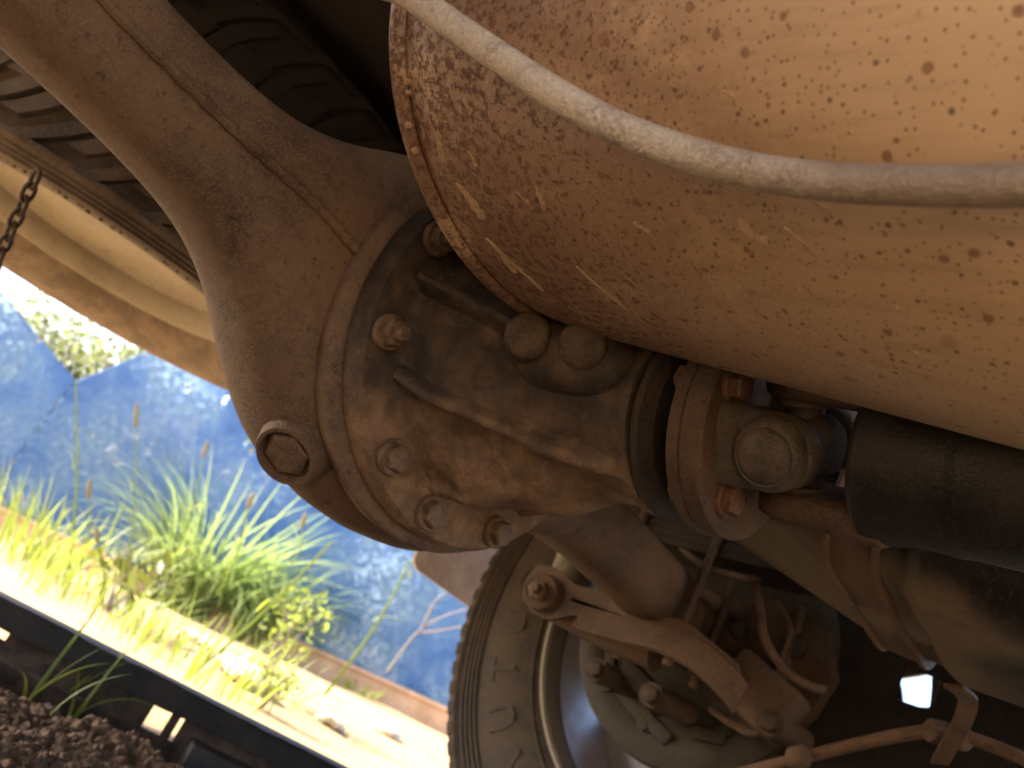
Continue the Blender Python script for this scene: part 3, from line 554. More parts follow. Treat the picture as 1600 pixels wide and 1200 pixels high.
# ------------------------------------------------------------------ wheels
def tyre_geo(R, rb, hw, nb=44, bz=.78, lugs=True):
    """tyre about local z; the side at -z carries ridges; tread blocks stand proud of a groove base"""
    g = G(); td = .010
    side = [(rb - .004, -hw * bz), (rb + .004, -hw * lerp(bz, 1, .36)), (rb + .012, -hw * lerp(bz, 1, .54)), (rb + .020, -hw * lerp(bz, 1, .66)), (rb + .0215, -hw * lerp(bz, 1, .8)), (rb + .0235, -hw * lerp(bz, 1, .8)), (rb + .025, -hw * lerp(bz, 1, .7)), (rb + .05, -hw * 1.0), (rb + .075, -hw * 1.0)]
    if bz < .7:
        side = [(rb - .004, -hw * bz), (rb + .010, -hw * .66), (rb + .022, -hw * .78), (rb + .040, -hw * .88), (rb + .062, -hw * .945), (rb + .085, -hw * .985), (R - .040, -hw), (R - .032, -hw)]
        for i in range(3): side += [(R - .028 + i * .007, -hw * (.99 - i * .022)), (R - .0255 + i * .007, -hw * (.99 - i * .022)), (R - .0250 + i * .007, -hw * (.965 - i * .022)), (R - .0225 + i * .007, -hw * (.965 - i * .022))]
        side += [(R - .003, -hw * .90), (R, -hw * .875), (R, -hw * .865), (R - td, -hw * .855)]
    k = R - .052
    for i in range(4 if bz >= .7 else 0): side += [(k + i * .008, -hw * (.985 - i * .012)), (k + i * .008 + .002, -hw * (1.012 - i * .012)), (k + i * .008 + .005, -hw * (1.012 - i * .012)), (k + i * .008 + .0065, -hw * (.985 - i * .012))]
    if bz >= .7: side += [(R - .014, -hw * .985), (R - .006, -hw * .965), (R - .0012, -hw * .935), (R, -hw * .91), (R, -hw * .895), (R - td, -hw * .885)]
    prof = side + [(R - td, 0)] + [(r, -z) for r, z in side[::-1]]
    seg = 144
    g.rings([[(r * math.cos(2 * PI * j / seg), r * math.sin(2 * PI * j / seg), z) for j in range(seg)] for r, z in prof] , True, False, False)
    def block(a0, a1, zs, rad, bend):
        Rg = []
        for z in zs:
            d = bend(z); q = []
            for a, r in ((a0, R - td - .002), (a0 + .0015, rad), ((a0 + a1) / 2, rad), (a1 - .0015, rad), (a1, R - td - .002)): q.append((r * math.cos(a + d), r * math.sin(a + d), z))
            Rg.append(q)
        g.rings(Rg)
    p = 2 * PI / nb; zz = [.28 + .62 * k / 9 for k in range(10)]
    for i in range(nb):
        a = i * p
        for s in (1, -1):
            bend = lambda z: p * .95 * ((abs(z) / hw - .28) / .62) ** 2 * s
            zs = [s * hw * q for q in zz]
            block(a + p * .30, a + p * .58, zs, R + .0002, bend); block(a + p * .70, a + p * 1.0, zs if lugs else zs[:8], R + .0002, bend)
            block(a - p * .01, a + p * .34, [s * hw * q for q in (.28, .36, .44, .52)], R - .002, bend); block(a + p * .52, a + p * .66, [s * hw * q for q in (.28, .36, .44, .52)], R - .001, bend)
            if lugs:
                for k in (0, .5): block(a + p * (k + .06), a + p * (k + .38), [s * hw * q for q in (.915, .94, .965, .985)], R - .003, lambda z: 0)
        b2 = lambda z: .03 * math.sin(z / hw * 9)
        block(a + p * .06, a + p * .90, [hw * q for q in (-.24, -.17, -.10, -.03)], R, b2); block(a + p * .5, a + p * 1.34, [hw * q for q in (.03, .10, .17, .24)], R, b2)
    return g
WY = .724; RT = .392; HW = .118
wt = tyre_geo(RT, .236, HW).mesh('tyre', M['rubber'], 40)
rb = .236
rim_g = G().lathe([(-.116, .2345), (-.120, .2375), (-.120, .2420), (-.116, .2435), (-.110, .2425), (-.104, .2365), (-.090, .2350), (.1, .2350), (.11, .2425), (.118, .2420), (.118, .235), (.112, .2310), (.06, .2295), (-.085, .2295), (-.100, .2310), (-.108, .2335), (-.116, .2345)], (0, 0, 0), (0, 0, 1), 120, False, False)
rim_lip = rim_g.mesh('rim', M['rim_cream'], 35)
bar_g = G().lathe([(-.088, .2285), (-.06, .2270), (.0, .2262), (.055, .2255), (.060, .2280)], (0, 0, 0), (0, 0, 1), 96, False, False)
barrel = bar_g.mesh('barrel', M['rim_silver'], 35)
def disc_mesh():
    g = G(); n = 96; cols = []
    rad = [.035, .075, .110, .128, .150, .172, .195, .218, .2260]; zz = [.052, .050, .040, .042, .048, .052, .052, .048, .040]
    for lay, dz in ((0, 0), (1, .006)):
        g.add([(r * math.cos(2 * PI * j / n), r * math.sin(2 * PI * j / n), z + dz) for r, z in zip(rad, zz) for j in range(n)], [])
    m = len(rad); hole = lambda i, j: 5 <= i < 7 and (j % 12) in (5, 6, 7)
    fs = []
    for i in range(m - 1):
        for j in range(n):
            k = (j + 1) % n
            if not hole(i, j):
                fs += [(i * n + j, i * n + k, (i + 1) * n + k, (i + 1) * n + j), (m * n + i * n + j, m * n + (i + 1) * n + j, m * n + (i + 1) * n + k, m * n + i * n + k)]
                for (a, b, ii, jj) in ((i * n + j, i * n + k, i - 1, j), ((i + 1) * n + k, (i + 1) * n + j, i + 1, j), (i * n + k, (i + 1) * n + k, i, k), ((i + 1) * n + j, i * n + j, i, (j - 1) % n)):
                    if 0 <= ii < m - 1 and hole(ii, jj): fs.append((a, b, m * n + b, m * n + a))
    g.f = [tuple(f) for f in fs]; g.lathe([(.03, .036), (.075, .034), (.08, .028)], (0, 0, 0), (0, 0, 1), 32); return g.mesh('wheel_disc', M['rim_silver'], 40)
dsc = disc_mesh()
def wheel(name, mw, parent, tyre_m, letters=False, **kw):
    o = obj(name, None, parent, mw, **kw); obj('tyre', tyre_m, o); r = obj('rim', rim_lip, o); obj('barrel', barrel, o if parent else r); obj('wheel_disc', dsc, o if parent else r, Matrix.Rotation(math.radians(-19.6), 4, 'Z'))
    return o
def wheel_mw(x, y, z, inward, roll=0): # local -z looks towards 'inward'
    zax = V(0, -inward, 0); xax = V(1, 0, 0); yax = zax.cross(xax)
    return Matrix.Translation((x, y, z)) @ Matrix((xax, yax, zax)).transposed().to_4x4() @ Matrix.Rotation(roll, 4, 'Z')
fw = wheel('rear_wheel', wheel_mw(0, WY, AX, -1, .3), truck, wt, label='far rear wheel with lettered dusty tyre')
wheel('rear_wheel', wheel_mw(0, -WY, AX, 1), truck, wt, label='near rear wheel'); wheel('front_wheel', wheel_mw(3.0, WY, AX, -1), truck, wt); wheel('front_wheel', wheel_mw(3.0, -WY, AX, 1), truck, wt)
# raised sidewall letters, bent round the far tyre
LT = 'DUTUR'
for i, ch in enumerate(LT):
    m = text_mesh(ch, .056, .0009, M['rubber'], 'raised_letter'); a = math.radians(178 + 12.5 * i); rr = .298
    rad_ = V(math.cos(a), 0, math.sin(a)); tan = V(-math.sin(a), 0, math.cos(a)); nrm = V(0, -1, 0)
    Xa = -tan; Ya = nrm.cross(Xa)
    obj('raised_letter', m, fw, fw.matrix_world.inverted() @ Matrix() if False else (wheel_mw(0, WY, AX, -1, .3).inverted() @ (Matrix.Translation(V(0, WY - HW * 1.0 - .0004, AX) + rad_ * rr) @ Matrix((Xa, Ya, nrm)).transposed().to_4x4())))
# spare wheel slung flat behind the axle
sn = V(.032, -.048, 1).normalized(); sc_ = V(-.715, -.003, .438) + sn * (.146 * .985)
sx = V(1, 0, 0); sx = (sx - sn * sx.dot(sn)).normalized(); sy = sn.cross(sx)
HS = .146; wts = tyre_geo(.378, .232, HS, 36, .66, False).mesh('tyre', M['rubber_spare'], 40)
spw = obj('spare_wheel', None, None, Matrix.Translation(sc_) @ Matrix((sx, sy, sn)).transposed().to_4x4(), label='spare wheel with cream rim slung flat under the truck bed', category='wheel')
k = N('spare_rubber_dusty_below_shaded_above'); n1 = k.noise(22, 5, .6); n2 = k.noise(300, 3); zz_ = k.sep()[2]
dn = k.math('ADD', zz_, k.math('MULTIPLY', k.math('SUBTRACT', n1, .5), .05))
c = k.mix(k.ramp(n1, .35, .65), (.085, .062, .046), (.16, .115, .082)); c = k.mix(k.ramp(n2, .45, .75, 0, .4), c, (.28, .2, .14)); c = k.mix(k.ramp(dn, -.07, -.01), c, (.030, .025, .024))  # top half darkened: shade under the bed painted into the rubber
wts.materials.clear(); wts.materials.append(k.set(Base_Color=c, Roughness=.85, Normal=k.bump(k.math('ADD', n1, n2), .5, .001)))
obj('tyre', wts, spw, label='dusty brown spare tyre with curved tread slots')
rim2 = G().lathe([(-.100, .229), (-.106, .2335), (-.106, .2385), (-.100, .2400), (-.086, .230), (.1, .230), (.1, .222), (-.072, .2185), (-.088, .2215), (-.100, .229)], (0, 0, 0), (0, 0, 1), 120, False, False).build('rim', M['rim_cream'], spw, 35)
G().lathe([(-.072, .2190), (-.062, .2120), (-.056, .190), (-.054, .12), (-.050, .04), (-.046, .005)], (0, 0, 0), (0, 0, 1), 96, False, True).build('rim_well', M['rim_cream'], spw, 50)
# frayed mud fringe on the near bead of the spare
fr_g = G()
for i in range(110):
    a = rng.uniform(-1.25, 1.3); r = .340 + rng.uniform(-.004, .003); L_ = rng.uniform(.002, .006)
    fr_g.rings(blob((r * math.cos(a), r * math.sin(a), -.1462 - rng.uniform(0, .001)), L_ * .6, L_ * .4, L_ * .35, (math.cos(a + .5), math.sin(a + .5), 0), (0, 0, 1), 2.0, (5, 6)))
fr_g.build('mud_fringe', M['clod'], spw, 60, kind='stuff')
# hoist chain
ch = obj('hoist_chain', None, truck, label='rusty chain hanging in front of the spare rim')
def link_mesh(L_, W_, r):
    P = []
    for i in range(20):
        a = 2 * PI * i / 20; P.append(V(W_ * math.cos(a), 0, L_ * math.copysign(abs(math.sin(a)) ** .8, math.sin(a)) ))
    g = G(); R = []; n = len(P)
    for i in range(n + 1):
        p = P[i % n]; t = (P[(i + 1) % n] - P[(i - 1) % n]).normalized(); b = V(0, 1, 0); q = t.cross(b)
        R.append([p + (b * math.cos(k * PI / 4) + q * math.sin(k * PI / 4)) * r for k in range(8)])
    return g.rings(R, True, False, False).mesh('chain_link', M['chain'], 60)
lk = link_mesh(.0098, .0052, .0021); c0 = dep(54, 280, .80); c1 = dep(-20, 440, .83); n_ = 9
for i in range(n_):
    p = c0.lerp(c1, i / (n_ - 1)); obj('chain_link', lk, ch, frame(p, c1 - c0, (PI / 2 if i % 2 else 0) + .4))
# ------------------------------------------------------------------ truck body above
def part(name, boxes, mat, label=None, bev=.004):
    g = G()
    for c, s_ in boxes: g.box(c, s_, bev=bev)
    return g.build(name, mat, truck, 30, label=label)
bedf = part('cargo_bed_floor', [((-.42, 0, .745), (1.60, 1.70, .03))], M['dark'], 'dark ribbed underside of the cargo bed')
for i in range(7):
    G().box((-1.12 + i * .24, 0, .718), (.05, 1.66, .034), bev=.006).build('floor_rib', M['dark'], bedf)
part('cargo_bed_side', [((-.82, .855, .92), (.76, .05, .44)), ((.46, .855, .92), (.30, .05, .44)), ((-.02, .855, 1.02), (.9, .05, .26))], M['paint'])
part('cargo_bed_side', [((-.82, -.855, .92), (.76, .05, .44)), ((.46, -.855, .92), (.30, .05, .44)), ((-.02, -.855, 1.02), (.9, .05, .26))], M['paint'])
part('tailgate', [((-1.21, 0, .90), (.05, 1.66, .46))], M['paint'])
part('wheel_arch_liner', [((0, .70, .835), (.84, .26, .02)), ((-.43, .70, .79), (.02, .26, .10)), ((.43, .70, .72), (.02, .26, .24))], M['dark'])
part('wheel_arch_liner', [((0, -.70, .835), (.84, .26, .02)), ((-.43, -.70, .79), (.02, .26, .10)), ((.43, -.70, .77), (.02, .26, .14))], M['dark'])
for sgn in (1, -1):
    R = []
    for x, z in ((-1.18, .60), (-.5, .62), (-.3, .65), (0, .67), (.3, .62), (.55, .54), (.9, .47), (3.4, .47)):
        R.append([(x, sgn * .43, z - .055), (x, sgn * .50, z - .055), (x, sgn * .50, z + .06), (x, sgn * .43, z + .06)])
    G().rings(R).build('frame_rail', M['frame'], truck, 25)
for x, z in ((-.95, .66), (.62, .56)):
    G().box((x, 0, z), (.07, .9, .06), bev=.008).build('cross_member', M['frame'], truck)
part('cab_floor', [((1.75, 0, .70), (2.2, 1.6, .03)), ((1.75, .80, .68), (2.2, .06, .10)), ((1.75, -.80, .68), (2.2, .06, .10))], M['dark'])
cabn = G().rings([[V(x, y, z) for x, z in ((.66, .72), (.70, 1.15), (.80, 1.72), (1.9, 1.74), (2.35, 1.2), (3.5, 1.08), (3.62, .72))] for y in (-.84, .84)]).build('cab', M['paint'], truck, 30)
part('added_dark_plate', [((.330, .56, .42), (.160, .006, .40)), ((.164, .56, .42), (.100, .006, .40)), ((.232, .56, .303), (.036, .006, .166)), ((.232, .56, .520), (.036, .006, .200))], M['dark'], bev=.0)  # made-up dark plate: darkens the wheel opening, its hole keeps the bright gap
part('side_light_blocker', [((-.80, .62, .66), (.72, .02, .18))], M['dark']); part('side_light_blocker', [((-.80, -.62, .66), (.72, .02, .18))], M['dark']); part('rear_light_blocker', [((-1.16, 0, .655), (.05, 1.5, .15))], M['frame'])  # unseen panels and sill added to block skylight under the bed
G().rings([[V(x, r * math.cos(a), .42 + r * math.sin(a)) for a in [2 * PI * j / 24 for j in range(24)]] for x, r in ((1.15, .07), (1.25, .10), (1.8, .12), (2.1, .2), (2.9, .24))]).build('gearbox', M['frame'], truck)
G().lathe([(.553, .14), (.556, .150), (.575, .150), (.60, .146), (.70, .142), (.712, .13), (.712, .04)], (0, 0, AX), (0, 1, 0), 64).build('brake_drum', M['frame'], truck, 35)
# mud flap behind the far rear wheel
fo = []
w2, z0, z1, rr = .145, .336, .80, .022
for (a, b, s0) in ((.545 + rr, z0 + rr, PI), (.865 - rr, z0 + rr, 1.5 * PI)):
    for k in range(7): q = s0 + k / 6 * PI / 2; fo.append((a + rr * math.cos(q), b + rr * math.sin(q)))
fo += [(.865, z1), (.545, z1)]
G().prism(fo, (-.475, 0, 0), V(0, 1, 0), V(0, 0, 1), .006).build('mud_flap', M['flap'], truck, 30, label='pale dusty mud flap behind the far tyre')
# ------------------------------------------------------------------ things on the ground behind the truck
# black steel beam lying on the ground
b0 = V(-.505, .085); b1 = V(-.335, .395); bd = (b1 - b0).normalized()
def bpos(t, z, off=0.0): p = b0 + bd * t; n2 = V(-bd.y, bd.x); return V(p.x + n2.x * off, p.y + n2.y * off, z)
beam = obj('steel_beam', None, label='long black steel beam with cut-outs lying on the soil', category='beam')
ln = 2.6; tc = .20; BX = V(bd.x, bd.y, 0)
gz = -.012
R = []
for i in range(281):
    t = tc - ln / 2 + ln * i / 280; w_ = [.0022 * noise.noise((t * 14, q * 3.1, 2)) + .0012 * noise.noise((t * 75, q * 5.3, 6)) for q in range(6)]
    R.append([bpos(t, .041 + w_[0], -.006 + w_[1]), bpos(t, .0655 + w_[2] * .7, -.0065 + w_[3]), bpos(t, .0680 + w_[2] * .7, -.0040 + w_[3]), bpos(t, .0680 + w_[2] * .7, .006), bpos(t, .041 + w_[0], .006)])
G().rings(R).build('top_rail', M['beam'], beam, 30)
G().box(bpos(tc, .0645, .033), (ln, .050, .005), X=BX, bev=.0015).build('top_flange', M['beam'], beam, 30)
cur = tc - ln / 2
for a, b in [(-.30, -.27), (-.004, .018), (.187, .209), (.2195, .2245), (.52, .56), (tc + ln / 2, 0)]:
    L_ = a - cur; G().box(bpos(cur + L_ / 2, .014, .004), (L_, .005, .056), X=BX, bev=.001).build('web_plate', M['beam_rust'], beam, 30); cur = b
G().box(bpos(.205, .0015, .004), (.06, .0052, .026), X=BX, bev=.001).build('web_plate', M['beam_rust'], beam, 30); G().box(bpos(.007, .006, .004), (.03, .0052, .05), X=BX, bev=.001).build('web_plate', M['beam_rust'], beam, 30)
G().box(bpos(.345, .006, -.020), (.21, .042, .044), X=BX, bev=.003).build('foot_block', M['beam'], beam, 30)
G().box(bpos(.10, .004, -.012), (.16, .006, .030), X=BX, Z=(.5, -.2, 1), bev=.001).build('bent_lip', M['beam_rust'], beam, 30)
# soil clods
def lump(r, seed, sub=2, rough=.35, flat=1.0):
    bm = bmesh.new(); bmesh.ops.create_icosphere(bm, subdivisions=sub, radius=1)
    for v_ in bm.verts: d = 1 + rough * noise.noise(v_.co * 1.3 + Vector((seed, seed * 2.1, 0))) + rough * .5 * noise.noise(v_.co * 3.4 + Vector((seed, 0, 9))); v_.co = Vector((v_.co.x * d * r, v_.co.y * d * r, v_.co.z * d * r * flat))
    bm.verts.index_update(); vs = [tuple(v_.co) for v_ in bm.verts]; fs = [[q.index for q in f.verts] for f in bm.faces]; bm.free(); return vs, fs
g = G(); nn = 340
def soil_z(x, y):
    off = (V(x, y) - b0).dot(V(-bd.y, bd.x)); e = max(0, min(1, (-.030 - off) / .10)); ed = min(1, 6 * min(x + .60, .10 - x, y + .32, .46 - y) / .35)
    h = .5 * noise.noise((x * 9, y * 9, 2)) + .42 * noise.noise((x * 24, y * 24, 5)) + .26 * noise.noise((x * 58, y * 58, 8)) + .22 * noise.noise((x * 130, y * 130, 1)) + .20 * noise.noise((x * 260, y * 260, 4)) + .12 * noise.noise((x * 520, y * 520, 9))
    return -.012 + max(0, ed) ** .5 * e * (.024 + .027 * h)
g.rings([[(lerp(-.60, .10, i / nn), lerp(-.32, .46, j / nn), soil_z(lerp(-.60, .10, i / nn), lerp(-.32, .46, j / nn))) for j in range(nn + 1)] for i in range(nn + 1)], closed=False)
g.build('soil', M['clod'], kind='structure', label='heap of loose brown soil in front of the beam', angle=180)
g = G()
kinds = [lump(1, i * 3.7, 2, .9, .7) for i in range(6)]
for i in range(3600):
    x = rng.normal(-.27, .15); y = rng.normal(.06, .16); off = (V(x, y) - b0).dot(V(-bd.y, bd.x))
    if off > -.012: continue
    r = .0006 + .0050 * rng.random() ** 6.0; vs_, fs_ = kinds[i % 6]; c = math.cos(i), math.sin(i); z = soil_z(x, y) + r * .2
    g.add([(x + r * (p[0] * c[0] - p[1] * c[1]), y + r * (p[0] * c[1] + p[1] * c[0]), z + r * p[2]) for p in vs_], fs_)
g.build('soil_crumbs', M['clod'], kind='stuff', label='loose brown soil crumbs in front of the beam', angle=45)
def stone(u, v, t, r, label, mat=M['stone'], flat=.6, drop=True):
    p = dep(u, v, t); z = max(terrain(p.x, p.y), soil_z(p.x, p.y)) if t < 1.2 else terrain(p.x, p.y); vs_, fs_ = lump(r, u * .37 + v, 3, .35, flat); a = u
    gg = G().add([(p.x + q[0], p.y + q[1] * .8, z + r * flat * .45 + q[2]) for q in vs_], fs_); return gg.build('stone', mat, None, 40, label=label, category='stone', group='stones on the ground')
stone(187, 1160, .955, .0075, 'small white pebble in the dark below the beam')
for u, v, t, r, lb in ((385, 1055, 2.1, .085, 'flat pale slab of stone in the sunlit sand below the grass tuft'), (300, 1010, 2.4, .06, 'broken pale stone at the foot of the grass tuft'), (160, 975, 2.3, .05, 'pale stone under the dark leafy weed'),
                       (610, 1130, 2.6, .06, 'low pale stone right of the lone tall grass stem'), (500, 1150, 2.2, .05, 'buff stone in the bare sand below the lone stem')):
    stone(u, v, t, r, lb, flat=.35)
# orange kerb
def kp(t, s, z): p = V(CAM.x, CAM.y) + KN * 0; q = V(KA.x, KA.y) + KD * t + KN * s; return V(q.x, q.y, z)
R = []
for t in np.linspace(-6, 10, 33):
    zt = kerb_z(float(t)); R.append([kp(t, -.01, zt - .13), kp(t, -.002, zt - .022), kp(t, -.012, zt - .018), kp(t, -.010, zt - .003), kp(t, 0, zt), kp(t, .11, zt), kp(t, .115, zt - .13)])
G().rings(R).build('kerb', M['kerb'], None, 30, label='low orange brick kerb at the foot of the blue tarpaulin', category='kerb')
# tarpaulin: left sheet and right sheet with a V-shaped gap
tn = (dep(120, 596, 4.42) - KA).to_2d().dot(KD); zn = dep(120, 596, 4.42).z
def tarp_top(t): return min(1.9, zn + (.37 * (tn - t) if t < tn else 1.45 * (t - tn)))
holes_px = [(395, 640), (388, 655), (392, 668), (386, 690), (394, 705), (398, 632), (382, 640), (352, 617), (268, 543), (265, 600), (292, 598), (290, 608), (236, 600), (300, 660), (305, 672), (322, 668), (324, 694), (222, 545), (209, 533), (196, 528), (187, 528), (400, 715), (345, 626), (20, 560), (320, 615), (60, 532), (188, 560), (150, 690), (700, 945), (640, 905), (505, 830)]
HP = []
for u, v in holes_px:
    p = dep(u, v, 4.42); HP.append(((p - KA).to_2d().dot(KD), p.z, .011 if u > 380 and v < 720 else .0075))
def tarp(name, t0, t1, label, s0):
    nt_ = int((t1 - t0) / .020); nz = 60; g = G(); idx = {}
    for i in range(nt_ + 1):
        t = lerp(t0, t1, i / nt_); zb = kerb_z(t) - .05; zt = tarp_top(t)
        for j in range(nz + 1):
            z = lerp(zb, zt, j / nz); wv = .035 * noise.noise((t * 1.1, z * .7, 1)) + .018 * noise.noise((t * 4 + z * 2.2, z * 1.1, 5)) + .008 * math.sin(t * 9 + z * 3)
            g.v.append(tuple(kp(t, s0 + wv, z)))
    for i in range(nt_):
        for j in range(nz):
            t = lerp(t0, t1, (i + .5) / nt_); z = lerp(kerb_z(t) - .05, tarp_top(t), (j + .5) / nz)
            if any(abs(t - a) < r and abs(z - b) < r * 1.2 for a, b, r in HP): continue
            g.f.append((i * (nz + 1) + j, (i + 1) * (nz + 1) + j, (i + 1) * (nz + 1) + j + 1, i * (nz + 1) + j + 1))
    o = g.build(name, M['tarp'], None, 180, label=label, category='tarpaulin', group='blue tarpaulins tied to the fence')
    md = o.modifiers.new('thickness', 'SOLIDIFY'); md.thickness = .0006; return o
tarp('tarpaulin', -2.6, tn, 'brighter blue tarpaulin left of the V-shaped gap in the fence cover', .165)
tarp('tarpaulin', tn, 3.4, 'long mottled blue tarpaulin right of the V-shaped gap, behind the grass', .175)
# chain-link fence behind
fence = obj('chain_link_fence', None, label='chain link fence showing through the gap between the tarpaulins', category='fence')
g = G(); pit = .055
for k in range(-30, 62):
    for sg_ in (1, -1):
        P = []
        z = 0.0
        for i in range(33):
            z = .12 + i * .055; t = k * pit + (i % 2) * pit * .5 * sg_ - 0.6; P.append(kp(t, .24 + .004 * sg_ * (1 if i % 2 else -1), z))
        R = []
        for p in P: R.append([p + V(KD.x, KD.y, 0) * .0022, p + V(KN.x, KN.y, 0) * .0022, p - V(KD.x, KD.y, 0) * .0022, p - V(KN.x, KN.y, 0) * .0022])
        g.rings(R)
g.build('wire_mesh', M['wire'], fence, 60, kind='stuff')
for t in (-1.6, .95, 3.4):
    G().lathe([(0, .024), (1.95, .024), (1.96, .01)], kp(t, .28, 0), (0, 0, 1), 18).build('post', M['wire'], fence)
# shrubs behind the fence
def leaves(n, center, rad, size, g, up=.4):
    for i in range(n):
        d = Vector(rng.normal(0, 1, 3)); d.normalize(); q = rng.random() ** .45; p = Vector((center[0] + d.x * rad[0] * q, center[1] + d.y * rad[1] * q, center[2] + d.z * rad[2] * q))
        n1 = Vector(rng.normal(0, 1, 3)) + Vector((0, 0, up)); n1.normalize(); a = n1.orthogonal().normalized(); a.rotate(Matrix.Rotation(rng.random() * 6.28, 3, n1)); b = n1.cross(a); s_ = size * rng.uniform(.6, 1.4)
        g.add([p - a * s_, p + b * s_ * .42 + n1 * s_ * .12, p + a * s_, p - b * s_ * .42 + n1 * s_ * .12], [(0, 1, 2), (0, 2, 3)])
def shrub(t, s, h, n, mat, label, size=.032, w_=.55):
    p = kp(t, s, 0); z = terrain(p.x, p.y); o = obj('shrub', None, label=label, category='shrub', group='shrubs behind the tarpaulin')
    g = G()
    for k in range(5):
        a = k * 1.26 + t; G_ = [p + V(0, 0, z), p + V(.12 * math.cos(a), .12 * math.sin(a), z + h * .4), p + V(.3 * w_ * math.cos(a) * 1.4, .3 * w_ * math.sin(a) * 1.4, z + h * .85)]; g.tube(G_, lambda q: lerp(.014, .004, q), 6, 4)
    g.build('stem', M['twig'], o); g = G()
    for k in range(9):
        a = rng.random() * 6.28; rr = w_ * rng.uniform(.1, .75); leaves(n // 9, (p.x + rr * math.cos(a), p.y + rr * math.sin(a), z + h * rng.uniform(.25, .95)), (w_ * .48, w_ * .48, h * .24), size, g)
    g.build('foliage', mat, o, 180)
shrub(-.6, .95, 1.25, 3600, M['bush'], 'yellow green shrub at the far left behind the tarpaulin'); shrub(.05, 1.0, 1.25, 4200, M['bush'], 'green shrub seen through the V-shaped gap'); shrub(.5, .75, .85, 1300, M['bush_dry'], 'dry straw coloured shrub behind the tip of the V-shaped gap')
shrub(1.2, 1.1, 1.05, 1700, M['bush'], 'shrub shading the tarpaulin behind the grass tuft'); shrub(2.1, .9, .8, 1300, M['bush'], 'low shrub behind the tarpaulin near the mud flap'); shrub(3.0, 1.1, .8, 1100, M['bush_dry'], 'dry shrub behind the right end of the tarpaulin', .03)
shrub(-1.7, 1.3, 1.3, 1500, M['bush'], 'tall green shrub beyond the left end of the tarpaulin'); shrub(.3, 2.6, 1.5, 2200, M['bush'], 'larger green shrub standing farther back behind the gap', .04, .8); shrub(-1.0, 2.8, 1.6, 2000, M['bush'], 'large pale shrub farther back at the left', .04, .8)
g = G()
for k in range(90): leaves(240, (*kp(rng.uniform(-5, 7), rng.uniform(3.6, 5.5), 0).to_2d(), rng.uniform(.2, 1.4)), (.7, .7, .45), .055, g)
g.build('far_hedge', M['bush'], kind='stuff', label='far green hedge behind the fence', angle=180)
# ------------------------------------------------------------------ grass
def blade(g, p, az, L_, w_, lean, droop, n=7):
    """one curved blade as a folded strip"""
    d = V(math.cos(az), math.sin(az), 0); sd_ = V(-math.sin(az), math.cos(az), 0); pos = Vector(p); ang = lean; Lf = []; Rt = []; Md = []
    for i in range(n + 1):
        t = i / n; wd = w_ * (1 - t ** 2.2) * (.6 + .4 * min(1, t * 5)) + .0002; nn = V(-d.x * math.sin(ang), -d.y * math.sin(ang), math.cos(ang)) if False else d * math.cos(ang) - V(0, 0, 1) * math.sin(ang)
        Lf.append(pos + sd_ * wd); Rt.append(pos - sd_ * wd); Md.append(pos - nn * wd * .35)
        ang += droop / n; pos = pos + (d * math.sin(ang) + V(0, 0, 1) * math.cos(ang)) * (L_ / n)
    g.rings([Lf, Md, Rt], closed=False); return pos
def ground_at(u, v, t): p = dep(u, v, t); p.z = terrain(p.x, p.y) - .004; return p
def ground_hit(u, v, lo=.4, hi=4.2):
    """first point of the terrain on a sight line"""
    t = lo
    while t < hi:
        p = dep(u, v, t)
        if p.z < terrain(p.x, p.y): return p
        t += .02
    return dep(u, v, hi)
def tuft(u, v, n, L_, spread, w_, mat, label, name='grass_tuft', droop=(.5, 2.0), lo=.4, cat='grass', grp='grass growing behind the truck'):
    p = ground_hit(u, v, lo); g = G()
    for i in range(n):
        a = rng.random() * 6.28; r = spread * math.sqrt(rng.random()); x, y = p.x + r * math.cos(a), p.y + r * math.sin(a)
        blade(g, (x, y, terrain(x, y) - .004), a + rng.normal(0, .6), L_ * rng.uniform(.45, 1.1), w_ * rng.uniform(.7, 1.2), rng.uniform(.02, .35), rng.uniform(*droop))
    return g.build(name, mat, None, 180, label=label, category=cat, group=grp)
tuft(285, 960, 560, .84, .18, .0078, M['grass_dark'], 'big arching grass tuft in front of the blue tarpaulin', droop=(.5, 2.3))
tuft(400, 985, 240, .62, .12, .0066, M['grass_dark'], 'smaller arching grass clump at the right of the big tuft', droop=(.5, 2.2))
tuft(60, 890, 120, .26, .26, .0040, M['grass'], 'yellow green grass patch at the left edge behind the beam', droop=(.2, 1.3))
tuft(150, 960, 80, .17, .24, .0032, M['grass'], 'thin bright grass just behind the beam under the weed', droop=(.2, 1.2))
tuft(290, 1050, 64, .17, .2, .0032, M['grass'], 'bright grass blades standing in sunlit sand above the beam', droop=(.1, 1.0))
tuft(420, 1085, 26, .14, .14, .0028, M['grass'], 'sparse short grass on the bare sand', droop=(.2, 1.4))
tuft(560, 1085, 40, .10, .10, .0035, M['grass'], 'small green sprig by the kerb left of the tyre', droop=(.4, 1.6)); tuft(655, 1120, 46, .10, .10, .0035, M['grass'], 'small green sprig by the kerb beside the tyre', droop=(.4, 1.6))
tuft(20, 800, 60, .20, .15, .005, M['grass'], 'bright leafy grass on the kerb at the left edge', droop=(.3, 1.8), lo=3.2)
tuft(250, 1000, 150, .11, .55, .0016, M['seed'], 'dry straw litter scattered over the sand under the grass', 'straw_litter', droop=(1.2, 2.6))
